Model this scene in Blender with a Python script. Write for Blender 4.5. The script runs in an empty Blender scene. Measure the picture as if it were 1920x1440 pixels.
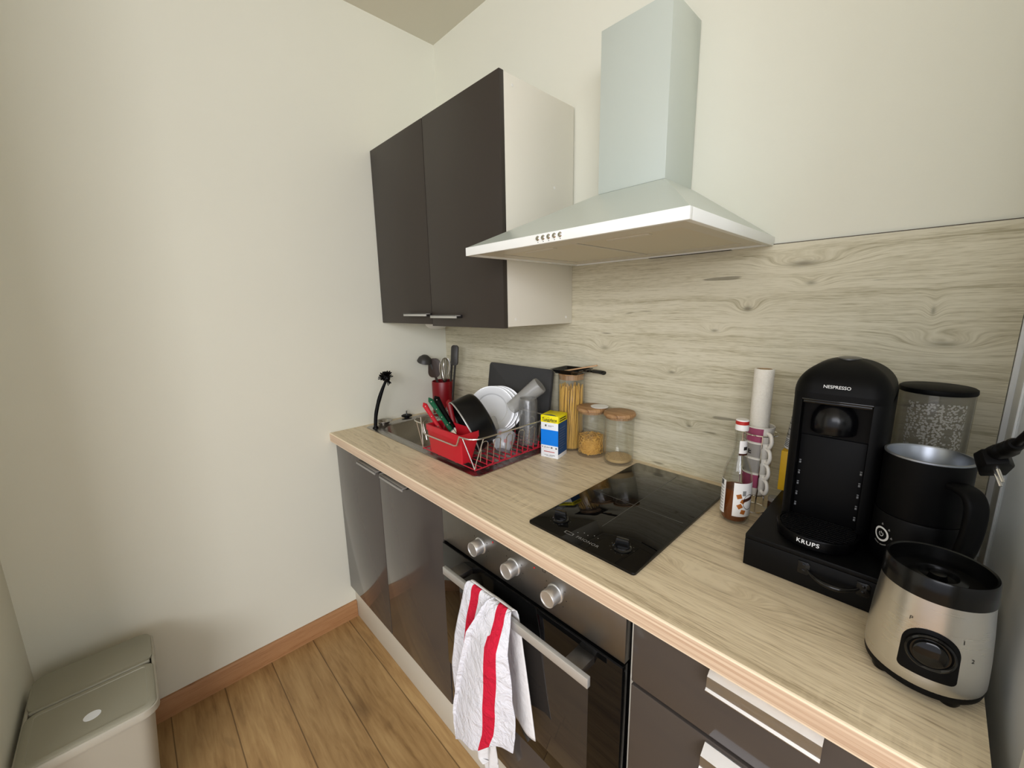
import bpy, bmesh, math, random
from mathutils import Vector, Matrix, Euler
random.seed(7)
PI = math.pi
SC = bpy.context.scene
COL = SC.collection

# ------------------------------------------------------------------ materials
class NT:
    def __init__(s, name):
        s.m = bpy.data.materials.new(name); s.m.use_nodes = True
        s.t = s.m.node_tree; s.t.nodes.clear()
        s.out = s.t.nodes.new('ShaderNodeOutputMaterial')
    def n(s, typ, **kw):
        nd = s.t.nodes.new(typ)
        for k, v in kw.items():
            if k in nd.inputs.keys(): s.set(nd.inputs[k], v)
            else: setattr(nd, k, v)
        return nd
    def set(s, sock, v):
        if hasattr(v, 'is_output') or isinstance(v, bpy.types.NodeSocket): s.t.links.new(v, sock)
        else: sock.default_value = v
    def math(s, op, a, b=None, c=None):
        nd = s.t.nodes.new('ShaderNodeMath'); nd.operation = op
        for i, v in enumerate((a, b, c)):
            if v is not None: s.set(nd.inputs[i], v)
        return nd.outputs[0]
    def vmath(s, op, a, b=None):
        nd = s.t.nodes.new('ShaderNodeVectorMath'); nd.operation = op
        s.set(nd.inputs[0], a)
        if b is not None: s.set(nd.inputs[1], b)
        return nd.outputs['Value'] if op in ('LENGTH', 'DOT_PRODUCT') else nd.outputs[0]
    def ramp(s, fac, stops):
        nd = s.t.nodes.new('ShaderNodeValToRGB'); s.set(nd.inputs[0], fac)
        cr = nd.color_ramp
        while len(cr.elements) < len(stops): cr.elements.new(.5)
        for e, (p, c) in zip(cr.elements, stops):
            e.position = p; e.color = (*c, 1) if len(c) == 3 else c
        return nd.outputs[0]
    def mix(s, fac, a, b, mode='MIX'):
        nd = s.t.nodes.new('ShaderNodeMix'); nd.data_type = 'RGBA'; nd.blend_type = mode
        s.set(nd.inputs[0], fac)
        for i, v in ((6, a), (7, b)):
            if isinstance(v, tuple) and len(v) == 3: v = (*v, 1)
            s.set(nd.inputs[i], v)
        return nd.outputs[2]
    def coord(s, which='Object'):
        return s.t.nodes.new('ShaderNodeTexCoord').outputs[which]
    def noise(s, vec, scale, detail=4, rough=.55, dist=0.):
        nd = s.n('ShaderNodeTexNoise', Scale=scale, Detail=detail, Roughness=rough, Distortion=dist)
        s.t.links.new(vec, nd.inputs['Vector']); return nd.outputs['Fac']
    def scaled(s, vec, v):
        return s.vmath('MULTIPLY', vec, v)
    def bump(s, h, strength=.2, dist=.002):
        nd = s.n('ShaderNodeBump', Strength=strength, Distance=dist); s.t.links.new(h, nd.inputs['Height'])
        return nd.outputs[0]
    def pbsdf(s, **kw):
        nd = s.t.nodes.new('ShaderNodeBsdfPrincipled')
        for k, v in kw.items():
            k = k.replace('_', ' ')
            if isinstance(v, tuple) and len(v) == 3 and k != 'Normal': v = (*v, 1)
            s.set(nd.inputs[k], v)
        return nd.outputs[0]
    def done(s, sh):
        s.t.links.new(sh, s.out.inputs['Surface']); return s.m

def srgb(r, g, b):
    f = lambda c: ((c/255+.055)/1.055)**2.4 if c > 10 else c/255/12.92
    return (f(r), f(g), f(b))

def plain(name, col, rough=.5, metal=0., coat=0., spec=.5, bump=None):
    k = NT(name); kw = dict(Base_Color=col, Roughness=rough, Metallic=metal)
    if coat: kw['Coat_Weight'] = coat; kw['Coat_Roughness'] = .06
    kw['Specular_IOR_Level'] = spec
    if bump:
        kw['Normal'] = k.bump(k.noise(k.coord(), bump[0], 5), bump[1], bump[2])
    return k.done(k.pbsdf(**kw))

def glassmat(name, tint=(.96, .97, .96), rough=.02, refl=1., haze=0., hazecol=(.8, .8, .78)):
    """thin-walled glass: clear transmission with a fresnel sheen and optional haze"""
    k = NT(name)
    tr = k.n('ShaderNodeBsdfTransparent', Color=(*tint, 1))
    gl = k.n('ShaderNodeBsdfGlossy', Roughness=rough)
    lw = k.n('ShaderNodeLayerWeight', Blend=.5)
    fz = k.math('ADD', .035, k.math('MULTIPLY', .9, k.math('POWER', lw.outputs['Facing'], 4.5)))
    base = tr.outputs[0]
    if haze:
        df = k.n('ShaderNodeBsdfDiffuse', Color=(*hazecol, 1))
        mh = k.n('ShaderNodeMixShader'); mh.inputs[0].default_value = haze
        k.t.links.new(base, mh.inputs[1]); k.t.links.new(df.outputs[0], mh.inputs[2]); base = mh.outputs[0]
    f = k.math('MULTIPLY', fz, refl)
    mx = k.n('ShaderNodeMixShader')
    k.t.links.new(f, mx.inputs[0]); k.t.links.new(base, mx.inputs[1]); k.t.links.new(gl.outputs[0], mx.inputs[2])
    return k.done(mx.outputs[0])

def wallpaint(name, col):
    k = NT(name); co = k.coord()
    big = k.noise(co, 1.3, 3); fine = k.noise(co, 260, 3)
    c = k.mix(big, tuple(x*.96 for x in col), tuple(min(1, x*1.03) for x in col))
    return k.done(k.pbsdf(Base_Color=c, Roughness=.75, Normal=k.bump(fine, .12, .001)))

def woodmat(name, light, mid, dark, knots=(), crack=.5, grain=38., rough=.5, saw=False, off=0., axis='xz', cathedral=.12):
    """horizontal-grain oak laminate; axis gives (along, across) object axes"""
    k = NT(name); co = k.coord()
    sp = k.n('ShaderNodeSeparateXYZ'); k.t.links.new(co, sp.inputs[0])
    ix = {'x': 0, 'y': 1, 'z': 2}
    u = k.math('ADD', sp.outputs[ix[axis[0]]], off); v = sp.outputs[ix[axis[1]]]
    vv = v; dk = None
    for (ku, kv, ru, rv, amp, dr) in knots:
        du = k.math('DIVIDE', k.math('SUBTRACT', u, ku+off), ru)
        dv = k.math('DIVIDE', k.math('SUBTRACT', v, kv), rv)
        d2 = k.math('ADD', k.math('MULTIPLY', du, du), k.math('MULTIPLY', dv, dv))
        e = k.math('POWER', 2.718, k.math('MULTIPLY', d2, -1.))
        vv = k.math('ADD', vv, k.math('MULTIPLY', e, amp))
        e2 = k.math('MULTIPLY', k.math('POWER', 2.718, k.math('MULTIPLY', d2, -12.)), dr)
        dk = e2 if dk is None else k.math('ADD', dk, e2)
    # slow waviness of the grain
    cu = k.n('ShaderNodeCombineXYZ'); k.set(cu.inputs[0], k.math('MULTIPLY', u, 2.2)); k.set(cu.inputs[1], k.math('MULTIPLY', vv, 6.))
    w = k.noise(cu.outputs[0], 1., 2)
    vv = k.math('ADD', vv, k.math('MULTIPLY', w, cathedral))
    def g(su, sv, det=4, ro=.6):
        c = k.n('ShaderNodeCombineXYZ'); k.set(c.inputs[0], k.math('MULTIPLY', u, su)); k.set(c.inputs[1], k.math('MULTIPLY', vv, sv))
        return k.noise(c.outputs[0], 1., det, ro)
    a = g(1.2, grain); b = g(7., grain*5, 3); c3 = g(30., grain*11, 2); br = g(.8, 5., 2)
    f = k.math('ADD', k.math('MULTIPLY', a, .36), k.math('MULTIPLY', b, .34))
    f = k.math('ADD', f, k.math('MULTIPLY', c3, .30))
    col = k.ramp(f, [(.38, dark), (.46, mid), (.54, light), (.75, tuple(min(1, x*1.06) for x in light))])
    col = k.mix(k.math('MULTIPLY', k.math('SUBTRACT', br, .35), .9), col, tuple(x*.82 for x in mid), 'MIX')
    if crack:
        cr = g(5., grain*1.1, 2, .4)
        cm = k.ramp(cr, [(.705, (0, 0, 0)), (.735, (1, 1, 1))])
        col = k.mix(k.math('MULTIPLY', cm, crack), col, tuple(x*.35 for x in dark))
    if dk is not None:
        col = k.mix(k.math('MINIMUM', dk, .8), col, tuple(x*.45 for x in dark))
    if saw:
        cs = k.n('ShaderNodeCombineXYZ'); k.set(cs.inputs[0], k.math('MULTIPLY', u, 85.)); k.set(cs.inputs[1], k.math('MULTIPLY', v, 14.))
        s1 = k.noise(cs.outputs[0], 1., 2); 
        cs2 = k.n('ShaderNodeCombineXYZ'); k.set(cs2.inputs[0], k.math('MULTIPLY', u, 5.)); k.set(cs2.inputs[1], k.math('MULTIPLY', v, 9.))
        s2 = k.ramp(k.noise(cs2.outputs[0], 1., 2), [(.52, (0, 0, 0)), (.66, (1, 1, 1))])
        sm = k.math('MULTIPLY', k.ramp(s1, [(.5, (0, 0, 0)), (.62, (1, 1, 1))]), k.math('MULTIPLY', s2, .35))
        col = k.mix(sm, col, tuple(min(1, x*1.15) for x in light))
    return k.done(k.pbsdf(Base_Color=col, Roughness=rough, Specular_IOR_Level=.4, Normal=k.bump(f, .12, .001)))

def floormat(name):
    k = NT(name); co = k.coord()
    sp = k.n('ShaderNodeSeparateXYZ'); k.t.links.new(co, sp.inputs[0])
    u, v = sp.outputs[0], sp.outputs[1]
    r = k.math('DIVIDE', k.math('ADD', v, .617), .159)
    row = k.math('FLOOR', r); fr = k.math('FRACT', r)
    wn = k.n('ShaderNodeTexWhiteNoise', noise_dimensions='1D'); k.set(wn.inputs['W'], row)
    rnd = wn.outputs['Value']
    off = k.math('ADD', .38, k.math('MULTIPLY', rnd, .2))
    uu = k.math('DIVIDE', k.math('SUBTRACT', k.math('ADD', u, off), .2), 1.28)
    pid = k.math('FLOOR', uu); fu = k.math('FRACT', uu)
    wn2 = k.n('ShaderNodeTexWhiteNoise', noise_dimensions='2D')
    cc = k.n('ShaderNodeCombineXYZ'); k.set(cc.inputs[0], row); k.set(cc.inputs[1], pid); k.t.links.new(cc.outputs[0], wn2.inputs['Vector'])
    tint = wn2.outputs['Value']
    def g(su, sv, det=4, ro=.6, add=17.):
        c = k.n('ShaderNodeCombineXYZ'); k.set(c.inputs[0], k.math('MULTIPLY', u, su)); k.set(c.inputs[1], k.math('MULTIPLY', v, sv)); k.set(c.inputs[2], k.math('MULTIPLY', tint, add))
        return k.noise(c.outputs[0], 1., det, ro, .6)
    a = g(1.6, 9.); b = g(7., 70., 3); kn = g(3.2, 8., 2, .5, 31.)
    f = k.math('ADD', k.math('MULTIPLY', a, .62), k.math('MULTIPLY', b, .38))
    col = k.ramp(f, [(.33, srgb(134, 103, 66)), (.47, srgb(170, 137, 92)), (.6, srgb(188, 156, 109)), (.75, srgb(200, 170, 122))])
    col = k.mix(k.math('MULTIPLY', k.ramp(kn, [(.66, (0, 0, 0)), (.78, (1, 1, 1))]), .75), col, srgb(96, 70, 44))
    hs = k.n('ShaderNodeHueSaturation'); k.set(hs.inputs['Value'], k.math('ADD', .92, k.math('MULTIPLY', tint, .16))); k.t.links.new(col, hs.inputs['Color'])
    col = hs.outputs[0]
    e1 = k.math('MINIMUM', fr, k.math('SUBTRACT', 1., fr))
    e2 = k.math('MULTIPLY', k.math('MINIMUM', fu, k.math('SUBTRACT', 1., fu)), 8.)
    seam = k.math('LESS_THAN', k.math('MINIMUM', e1, e2), .011)
    col = k.mix(k.math('MULTIPLY', seam, .62), col, srgb(70, 48, 28))
    return k.done(k.pbsdf(Base_Color=col, Roughness=.42, Specular_IOR_Level=.4, Normal=k.bump(f, .08, .001)))

def steelmat(name, col=(.55, .54, .52), rough=.28, axis=(1, 60, 60), var=.2, blotch=0.):
    k = NT(name); co = k.coord()
    s = k.noise(k.scaled(co, axis), 12, 3)
    r = k.math('ADD', rough-.06, k.math('MULTIPLY', s, var))
    c = col
    if blotch:
        bl = k.noise(co, 14, 4)
        c = k.mix(k.math('MULTIPLY', bl, blotch), tuple(x*1.1 for x in col), tuple(x*.6 for x in col))
        r = k.math('ADD', r, k.math('MULTIPLY', bl, .15))
    return k.done(k.pbsdf(Base_Color=c, Metallic=1., Roughness=r, Normal=k.bump(s, .04, .0005)))

M = {}
M['wall'] = wallpaint('wall_paint', srgb(230, 229, 214))
M['ceil'] = wallpaint('ceiling_paint', srgb(222, 218, 203))
KN = [(1.49, 1.499, .10, .022, .035, .75), (1.509, 1.454, .035, .016, .02, .6), (1.379, 1.395, .035, .022, .03, .9),
      (1.301, 1.336, .03, .014, .02, .6), (1.187, 1.2076, .035, .013, .02, .7), (1.249, 1.051, .028, .013, .018, .8),
      (1.7174, 1.3876, .012, .03, .015, .6), (1.7397, 1.322, .07, .022, .035, .5), (.9476, 1.268, .05, .025, .03, .45), (1.70, 1.19, .06, .02, .02, .3)]
M['splash'] = woodmat('splashback_oak', srgb(217, 211, 188), srgb(200, 193, 167), srgb(170, 162, 134), KN, crack=.6, grain=40., rough=.5, cathedral=.022)
M['top'] = woodmat('worktop_oak', srgb(233, 218, 188), srgb(215, 198, 167), srgb(176, 158, 128), [(.95, -.33, .12, .03, .03, .1), (1.50, -.47, .13, .03, .045, .12), (.42, -.52, .1, .02, .03, .2), (.915, -.20, .04, .012, .02, .5)], crack=.2, grain=44., rough=.42, saw=True, off=3.3, axis='xy', cathedral=.025)
k = NT('worktop_edge'); co = k.coord(); sp = k.n('ShaderNodeSeparateXYZ'); k.t.links.new(co, sp.inputs[0])
zz = sp.outputs[2]
c_ = k.n('ShaderNodeCombineXYZ'); k.set(c_.inputs[0], k.math('MULTIPLY', sp.outputs[0], 1.5)); k.set(c_.inputs[2], k.math('MULTIPLY', zz, 260.))
ec = k.ramp(k.noise(c_.outputs[0], 1., 2), [(.3, srgb(190, 160, 134)), (.5, srgb(212, 188, 162)), (.72, srgb(226, 206, 180))])
ec = k.mix(k.math('GREATER_THAN', zz, .8965), ec, srgb(240, 224, 196)); ec = k.mix(k.math('LESS_THAN', zz, .8665), ec, srgb(232, 214, 188))
M['edge'] = k.done(k.pbsdf(Base_Color=ec, Roughness=.4))
M['floor'] = floormat('floor_oak')
M['base'] = woodmat('baseboard_wood', srgb(186, 142, 100), srgb(176, 130, 88), srgb(150, 106, 68), crack=0, grain=60., rough=.5, axis='yz', cathedral=.02)
M['gloss'] = plain('gloss_taupe', srgb(80, 74, 70), .09, spec=.55)
M['satin'] = plain('satin_taupe', srgb(64, 58, 52), .42, spec=.35, bump=(400, .03, .001))
M['melamine'] = plain('white_melamine', srgb(226, 222, 208), .45)
M['plinth'] = plain('plinth_white', srgb(214, 208, 192), .5)
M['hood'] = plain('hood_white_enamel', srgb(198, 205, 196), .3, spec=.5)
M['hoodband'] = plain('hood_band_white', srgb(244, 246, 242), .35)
M['filter'] = plain('hood_filter_beige', srgb(226, 220, 200), .5, bump=(900, .15, .001))
M['darkgap'] = plain('dark_gap', srgb(26, 24, 22), .7)
M['alu'] = plain('handle_aluminium', srgb(200, 200, 196), .38, .55)
M['aludark'] = plain('handle_grey_lacquer', srgb(168, 166, 162), .42, .35)
M['chrome'] = plain('polished_chrome', (.82, .82, .82), .12, 1.)
M['worn'] = steelmat('worn_steel', (.62, .62, .61), .2, (4, 40, 40), .35, .7)
M['wornlit'] = steelmat('worn_steel_lit', (.86, .86, .87), .42, (4, 40, 40), .2, .3)  # lighter copy of the worn steel, with light from above in its colour
M['worn'] = steelmat('worn_steel', (.42, .42, .41), .2, (4, 40, 40), .3, .6)
M['wire'] = plain('rack_wire_steel', (.66, .64, .6), .25, 1.)
M['redwire'] = plain('rack_wire_red', srgb(186, 40, 60), .45)
M['steel'] = steelmat('oven_steel', (.235, .225, .21), .3, (60, 60, 1), .2, .35)
M['sink'] = steelmat('sink_steel', (.46, .44, .41), .25, (1, 50, 50), .2)
M['knob'] = plain('knob_steel', (.74, .74, .73), .3, .85)
M['blender'] = steelmat('blender_steel', (.63, .62, .60), .22, (1, 1, 80), .14, .25)
M['blackglass'] = plain('black_glass', (.003, .003, .003), .03, spec=.42)
M['ovenwin'] = plain('oven_window_glass', (.035, .03, .026), .05, spec=.6)
M['mattblack'] = plain('matt_black_plastic', srgb(8, 8, 9), .5, spec=.18)
M['deepblack'] = plain('deep_black_plastic', srgb(5, 5, 6), .33, spec=.22)
M['glossblack'] = plain('gloss_black_plastic', (.005, .005, .005), .1, spec=.5)
M['blacklac'] = plain('black_lacquered_board', srgb(9, 9, 10), .42, spec=.22)
M['white'] = plain('white_print', (.85, .86, .86), .5)
M['lightgrey'] = plain('grey_print', srgb(140, 140, 138), .5)
M['dimgrey'] = plain('dim_grey_print', srgb(92, 92, 88), .5)
M['ink'] = plain('dark_ink', srgb(40, 38, 36), .6)
M['red'] = plain('red_plastic', srgb(190, 28, 44), .35)
M['darkred'] = plain('dark_red_canister', srgb(128, 8, 20), .35)
M['green'] = plain('green_handle', srgb(16, 92, 62), .35)
M['ceramic'] = plain('white_ceramic', srgb(238, 240, 240), .12, coat=.5)
M['cupwhite'] = plain('cream_cup_glaze', srgb(238, 234, 224), .2, coat=.3)
M['pink'] = plain('mauve_cup_glaze', srgb(164, 82, 112), .25)
M['cupgrey'] = plain('grey_cup_glaze', srgb(158, 154, 148), .25)
M['slate'] = plain('slate_board', srgb(66, 66, 66), .6, bump=(220, .5, .002))
M['glass'] = glassmat('clear_glass', (.96, .965, .955), .02, 1.)
M['jarglass'] = glassmat('jar_glass', (.965, .965, .95), .02, .9, .02)
M['plasticclear'] = glassmat('scratched_clear_plastic', (.86, .86, .85), .12, 1., .10, (.7, .7, .69))
M['frost'] = glassmat('frosted_tumbler', (.85, .85, .83), .2, .8, .34, (.74, .73, .70))
M['tank'] = glassmat('tank_plastic', (.88, .87, .84), .04, 1., .06)
M['pane'] = glassmat('window_glass', (.86, .88, .88), .04, .8, .6, (.92, .93, .93))
M['frostbin'] = glassmat('frosted_bin_plastic', (.8, .82, .84), .3, .6, .72, (.78, .80, .82))
M['lidfrost'] = glassmat('translucent_white_lid', (.8, .8, .78), .3, .6, .7, (.8, .8, .78))
def liquid():
    k = NT('amber_syrup')
    tr = k.n('ShaderNodeBsdfTransparent', Color=(.42, .13, .03, 1)); df = k.n('ShaderNodeBsdfDiffuse', Color=(.30, .085, .015, 1))
    gl = k.n('ShaderNodeBsdfGlossy', Roughness=.05); lw = k.n('ShaderNodeLayerWeight', Blend=.5)
    m1 = k.n('ShaderNodeMixShader'); m1.inputs[0].default_value = .55
    k.t.links.new(tr.outputs[0], m1.inputs[1]); k.t.links.new(df.outputs[0], m1.inputs[2])
    m2 = k.n('ShaderNodeMixShader'); k.set(m2.inputs[0], k.math('ADD', .03, k.math('MULTIPLY', .6, k.math('POWER', lw.outputs['Facing'], 4.5)))); k.t.links.new(m1.outputs[0], m2.inputs[1]); k.t.links.new(gl.outputs[0], m2.inputs[2])
    return k.done(m2.outputs[0])
M['syrup'] = liquid()
M['amberjar'] = plain('dark_amber_content', srgb(52, 22, 14), .2)
M['lidwood'] = woodmat('acacia_lid', srgb(186, 150, 108), srgb(160, 122, 82), srgb(116, 82, 50), crack=0, grain=55., rough=.5, axis='xy', cathedral=.03)
M['spatula'] = plain('pale_beech', srgb(206, 166, 124), .55)
M['spag'] = plain('spaghetti', srgb(228, 186, 92), .5)
M['mac'] = plain('macaroni', srgb(222, 176, 84), .5)
M['grain'] = plain('pale_grain', srgb(196, 170, 122), .7)
M['yellow'] = plain('box_yellow', srgb(250, 236, 10), .4)
M['yellow2'] = plain('box_ochre_yellow', srgb(240, 192, 30), .5, bump=(90, .3, .002))
M['blue'] = plain('box_blue', srgb(0, 134, 235), .4)
M['blueside'] = plain('box_navy', srgb(20, 76, 128), .5)
M['boxwhite'] = plain('box_white', srgb(240, 243, 246), .45)
M['palegreen'] = plain('pale_green_carton', srgb(206, 220, 200), .5)
M['paper'] = None
k = NT('paper_towel'); co = k.coord()
M['paper'] = k.done(k.pbsdf(Base_Color=srgb(240, 236, 224), Roughness=.9, Normal=k.bump(k.noise(k.scaled(co, (1, 1, 2.2)), 190, 2, .5, 1.2), .7, .003)))
M['card'] = plain('cardboard_core', srgb(176, 150, 112), .8)
M['labelwhite'] = plain('bottle_label', srgb(240, 238, 234), .5)
M['caramel'] = plain('caramel_print', srgb(176, 106, 44), .5)
M['brown'] = plain('brown_print', srgb(74, 40, 26), .5)
M['capred'] = plain('cap_red', srgb(190, 50, 44), .4)
M['binlid'] = plain('bin_lid_grey', srgb(160, 157, 140), .5)
M['binbody'] = plain('bin_body_grey', srgb(178, 173, 158), .5)
M['brownut'] = plain('dark_brown_nylon', srgb(58, 44, 36), .4)
M['greyut'] = plain('grey_nylon', srgb(60, 58, 54), .45)
M['puck'] = plain('white_puck', srgb(236, 234, 226), .4)
M['reddot'] = plain('red_indicator', srgb(210, 40, 40), .3)
M['trimwhite'] = plain('white_trim_paint', srgb(236, 238, 238), .4)
M['jugin'] = plain('jug_inner_steel', (.42, .45, .5), .35, .85)
M['cloudy'] = glassmat('condensation', (.9, .9, .9), .3, 1., .35, (.9, .9, .9))
# tea towel: woven white with red stripes located by UV
def towelmat():
    k = NT('tea_towel_cotton'); uv = k.coord('UV')
    sp = k.n('ShaderNodeSeparateXYZ'); k.t.links.new(uv, sp.inputs[0]); u = sp.outputs[0]; v = sp.outputs[1]
    def band(a, b): return k.math('MULTIPLY', k.math('GREATER_THAN', u, a), k.math('LESS_THAN', u, b))
    st = k.math('ADD', band(0., .034), band(10., 10.03))
    co = k.coord()
    n1 = k.noise(co, 24, 4); n2 = k.noise(co, 900, 2)
    col = k.mix(n1, srgb(216, 217, 224), srgb(236, 236, 240))
    col = k.mix(st, col, srgb(205, 40, 66))
    h = k.math('ADD', k.math('MULTIPLY', n1, 1.), k.math('MULTIPLY', n2, .05))
    return k.done(k.pbsdf(Base_Color=col, Roughness=.9, Specular_IOR_Level=.15, Normal=k.bump(k.noise(co, 30, 4, .6, .8), .7, .02)))
M['towel'] = towelmat()
def tankdrops():
    k = NT('condensation_drops'); co = k.coord()
    vo = k.n('ShaderNodeTexVoronoi', Scale=260.); k.t.links.new(co, vo.inputs['Vector'])
    big = k.noise(co, 26, 3)
    f = k.math('MULTIPLY', k.math('LESS_THAN', vo.outputs['Distance'], .5), k.math('GREATER_THAN', big, .40))
    tr = k.n('ShaderNodeBsdfTransparent', Color=(.93, .93, .92, 1)); df = k.n('ShaderNodeBsdfDiffuse', Color=(.95, .95, .95, 1))
    m = k.n('ShaderNodeMixShader'); k.set(m.inputs[0], k.math('MULTIPLY', f, .7))
    k.t.links.new(tr.outputs[0], m.inputs[1]); k.t.links.new(df.outputs[0], m.inputs[2])
    return k.done(m.outputs[0])
M['drops'] = tankdrops()

# ------------------------------------------------------------------ mesh builder
class MB:
    def __init__(s): s.bm = bmesh.new(); s.T = Matrix.Identity(4); s.mi = 0
    def v(s, p): return s.bm.verts.new(s.T @ Vector(p))
    def f(s, vs):
        try:
            fc = s.bm.faces.new(vs); fc.material_index = s.mi; return fc
        except ValueError: return None
    def box(s, x0, y0, z0, x1, y1, z1, b=0., seg=2):
        if x0 > x1: x0, x1 = x1, x0
        if y0 > y1: y0, y1 = y1, y0
        if z0 > z1: z0, z1 = z1, z0
        vs = [s.v(p) for p in ((x0, y0, z0), (x1, y0, z0), (x1, y1, z0), (x0, y1, z0), (x0, y0, z1), (x1, y0, z1), (x1, y1, z1), (x0, y1, z1))]
        fs = [s.f([vs[i] for i in q]) for q in ((3, 2, 1, 0), (4, 5, 6, 7), (0, 1, 5, 4), (1, 2, 6, 5), (2, 3, 7, 6), (3, 0, 4, 7))]
        if b > 0:
            es = {e for f in fs for e in f.edges}
            r = bmesh.ops.bevel(s.bm, geom=list(es), offset=b, segments=seg, affect='EDGES', profile=.5)
            for f in r['faces']: f.material_index = s.mi
        return s
    def prism(s, poly, z0, z1, b=0., ax='z', seg=2):
        """extrude 2-D poly; ax z: (x,y)->z ; y: (x,z)->y ; x: (y,z)->x"""
        mp = {'z': lambda p, h: (p[0], p[1], h), 'y': lambda p, h: (p[0], h, p[1]), 'x': lambda p, h: (h, p[0], p[1])}[ax]
        a = [s.v(mp(p, z0)) for p in poly]; c = [s.v(mp(p, z1)) for p in poly]
        n = len(poly); fs = [s.f(a[::-1]), s.f(c)]
        for i in range(n): fs.append(s.f([a[i], a[(i+1) % n], c[(i+1) % n], c[i]]))
        if b > 0:
            es = {e for f in fs[:2] for e in f.edges}
            r = bmesh.ops.bevel(s.bm, geom=list(es), offset=b, segments=seg, affect='EDGES', profile=.5)
            for f in r['faces']: f.material_index = s.mi
        bmesh.ops.recalc_face_normals(s.bm, faces=[f for f in s.bm.faces]) if False else None
        return s
    def loft(s, rings, cap0=True, cap1=True, closed=True):
        R = [[s.v(p) for p in r] for r in rings]; n = len(R[0])
        for a, c in zip(R, R[1:]):
            for i in range(n if closed else n-1):
                s.f([a[i], a[(i+1) % n], c[(i+1) % n], c[i]])
        if cap0: s.f(R[0][::-1])
        if cap1: s.f(R[-1])
        return s
    def lathe(s, prof, c=(0, 0, 0), seg=40, sx=1., sy=1., a0=0., a1=2*PI):
        full = abs(a1-a0-2*PI) < 1e-6
        n = seg if full else seg+1
        rows = []
        for (r, z) in prof:
            if r < 1e-7: rows.append([s.v((c[0], c[1], c[2]+z))])
            else: rows.append([s.v((c[0]+sx*r*math.cos(a0+(a1-a0)*i/seg), c[1]+sy*r*math.sin(a0+(a1-a0)*i/seg), c[2]+z)) for i in range(n)])
        for A, B in zip(rows, rows[1:]):
            m = n if full else n-1
            for i in range(m):
                j = (i+1) % n
                if len(A) == 1 and len(B) == 1: continue
                if len(A) == 1: s.f([A[0], B[j], B[i]])
                elif len(B) == 1: s.f([A[i], A[j], B[0]])
                else: s.f([A[i], A[j], B[j], B[i]])
        return s
    def tube(s, pts, r, seg=8, closed=False, caps=True, flat=1.):
        P = [Vector(p) for p in pts]; n = len(P)
        rr = r if isinstance(r, (list, tuple)) else [r]*n
        tan = []
        for i in range(n):
            if closed: t = P[(i+1) % n]-P[i-1]
            else: t = P[min(i+1, n-1)]-P[max(i-1, 0)]
            tan.append(t.normalized())
        up = Vector((0, 0, 1)) if abs(tan[0].z) < .9 else Vector((1, 0, 0))
        nrm = (up-tan[0]*up.dot(tan[0])).normalized(); rings = []
        for i in range(n):
            nrm = (nrm-tan[i]*nrm.dot(tan[i])).normalized(); bn = tan[i].cross(nrm)
            rings.append([P[i]+(nrm*math.cos(2*PI*k/seg)*flat+bn*math.sin(2*PI*k/seg))*rr[i] for k in range(seg)])
        if closed: rings.append(rings[0]); s.loft(rings, False, False); 
        else: s.loft(rings, caps, caps)
        return s
    def grid(s, fn, nu, nv, uv=False):
        V = [[s.v(fn(i/nu, j/nv)) for i in range(nu+1)] for j in range(nv+1)]
        fs = []
        for j in range(nv):
            for i in range(nu):
                fs.append((s.f([V[j][i], V[j][i+1], V[j+1][i+1], V[j+1][i]]), i, j))
        if uv:
            L = s.bm.loops.layers.uv.verify()
            for f, i, j in fs:
                for lp, (a, b) in zip(f.loops, ((i, j), (i+1, j), (i+1, j+1), (i, j+1))): lp[L].uv = uv(a/nu, b/nv)
        return s
    def sphere(s, c, rx, ry=None, rz=None, seg=16, rings=10):
        ry = ry or rx; rz = rz or rx
        prof = [(max(0, math.sin(PI*i/rings)) if 0 < i < rings else 0., -math.cos(PI*i/rings)) for i in range(rings+1)]
        T0 = s.T; s.T = T0 @ Matrix.Translation(c) @ Matrix.Diagonal((rx, ry, rz, 1)); s.lathe(prof, seg=seg); s.T = T0
        return s

def rrect(x0, y0, x1, y1, r, n=6):
    pts = []
    for cx, cy, a in ((x1-r, y1-r, 0), (x0+r, y1-r, PI/2), (x0+r, y0+r, PI), (x1-r, y0+r, 1.5*PI)):
        for i in range(n+1):
            t = a+PI/2*i/n; pts.append((cx+r*math.cos(t), cy+r*math.sin(t)))
    return pts
def catmull(P, n=8, closed=False):
    P = [Vector(p) for p in P]; out = []; N = len(P)
    g = (lambda i: P[i % N]) if closed else (lambda i: P[min(max(i, 0), N-1)])
    for i in range(N if closed else N-1):
        for k in range(n):
            t = k/n; a, b, c, d = g(i-1), g(i), g(i+1), g(i+2)
            out.append(.5*((2*b)+(c-a)*t+(2*a-5*b+4*c-d)*t*t+(3*b-a-3*c+d)*t**3))
    if not closed: out.append(P[-1])
    return out

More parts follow.
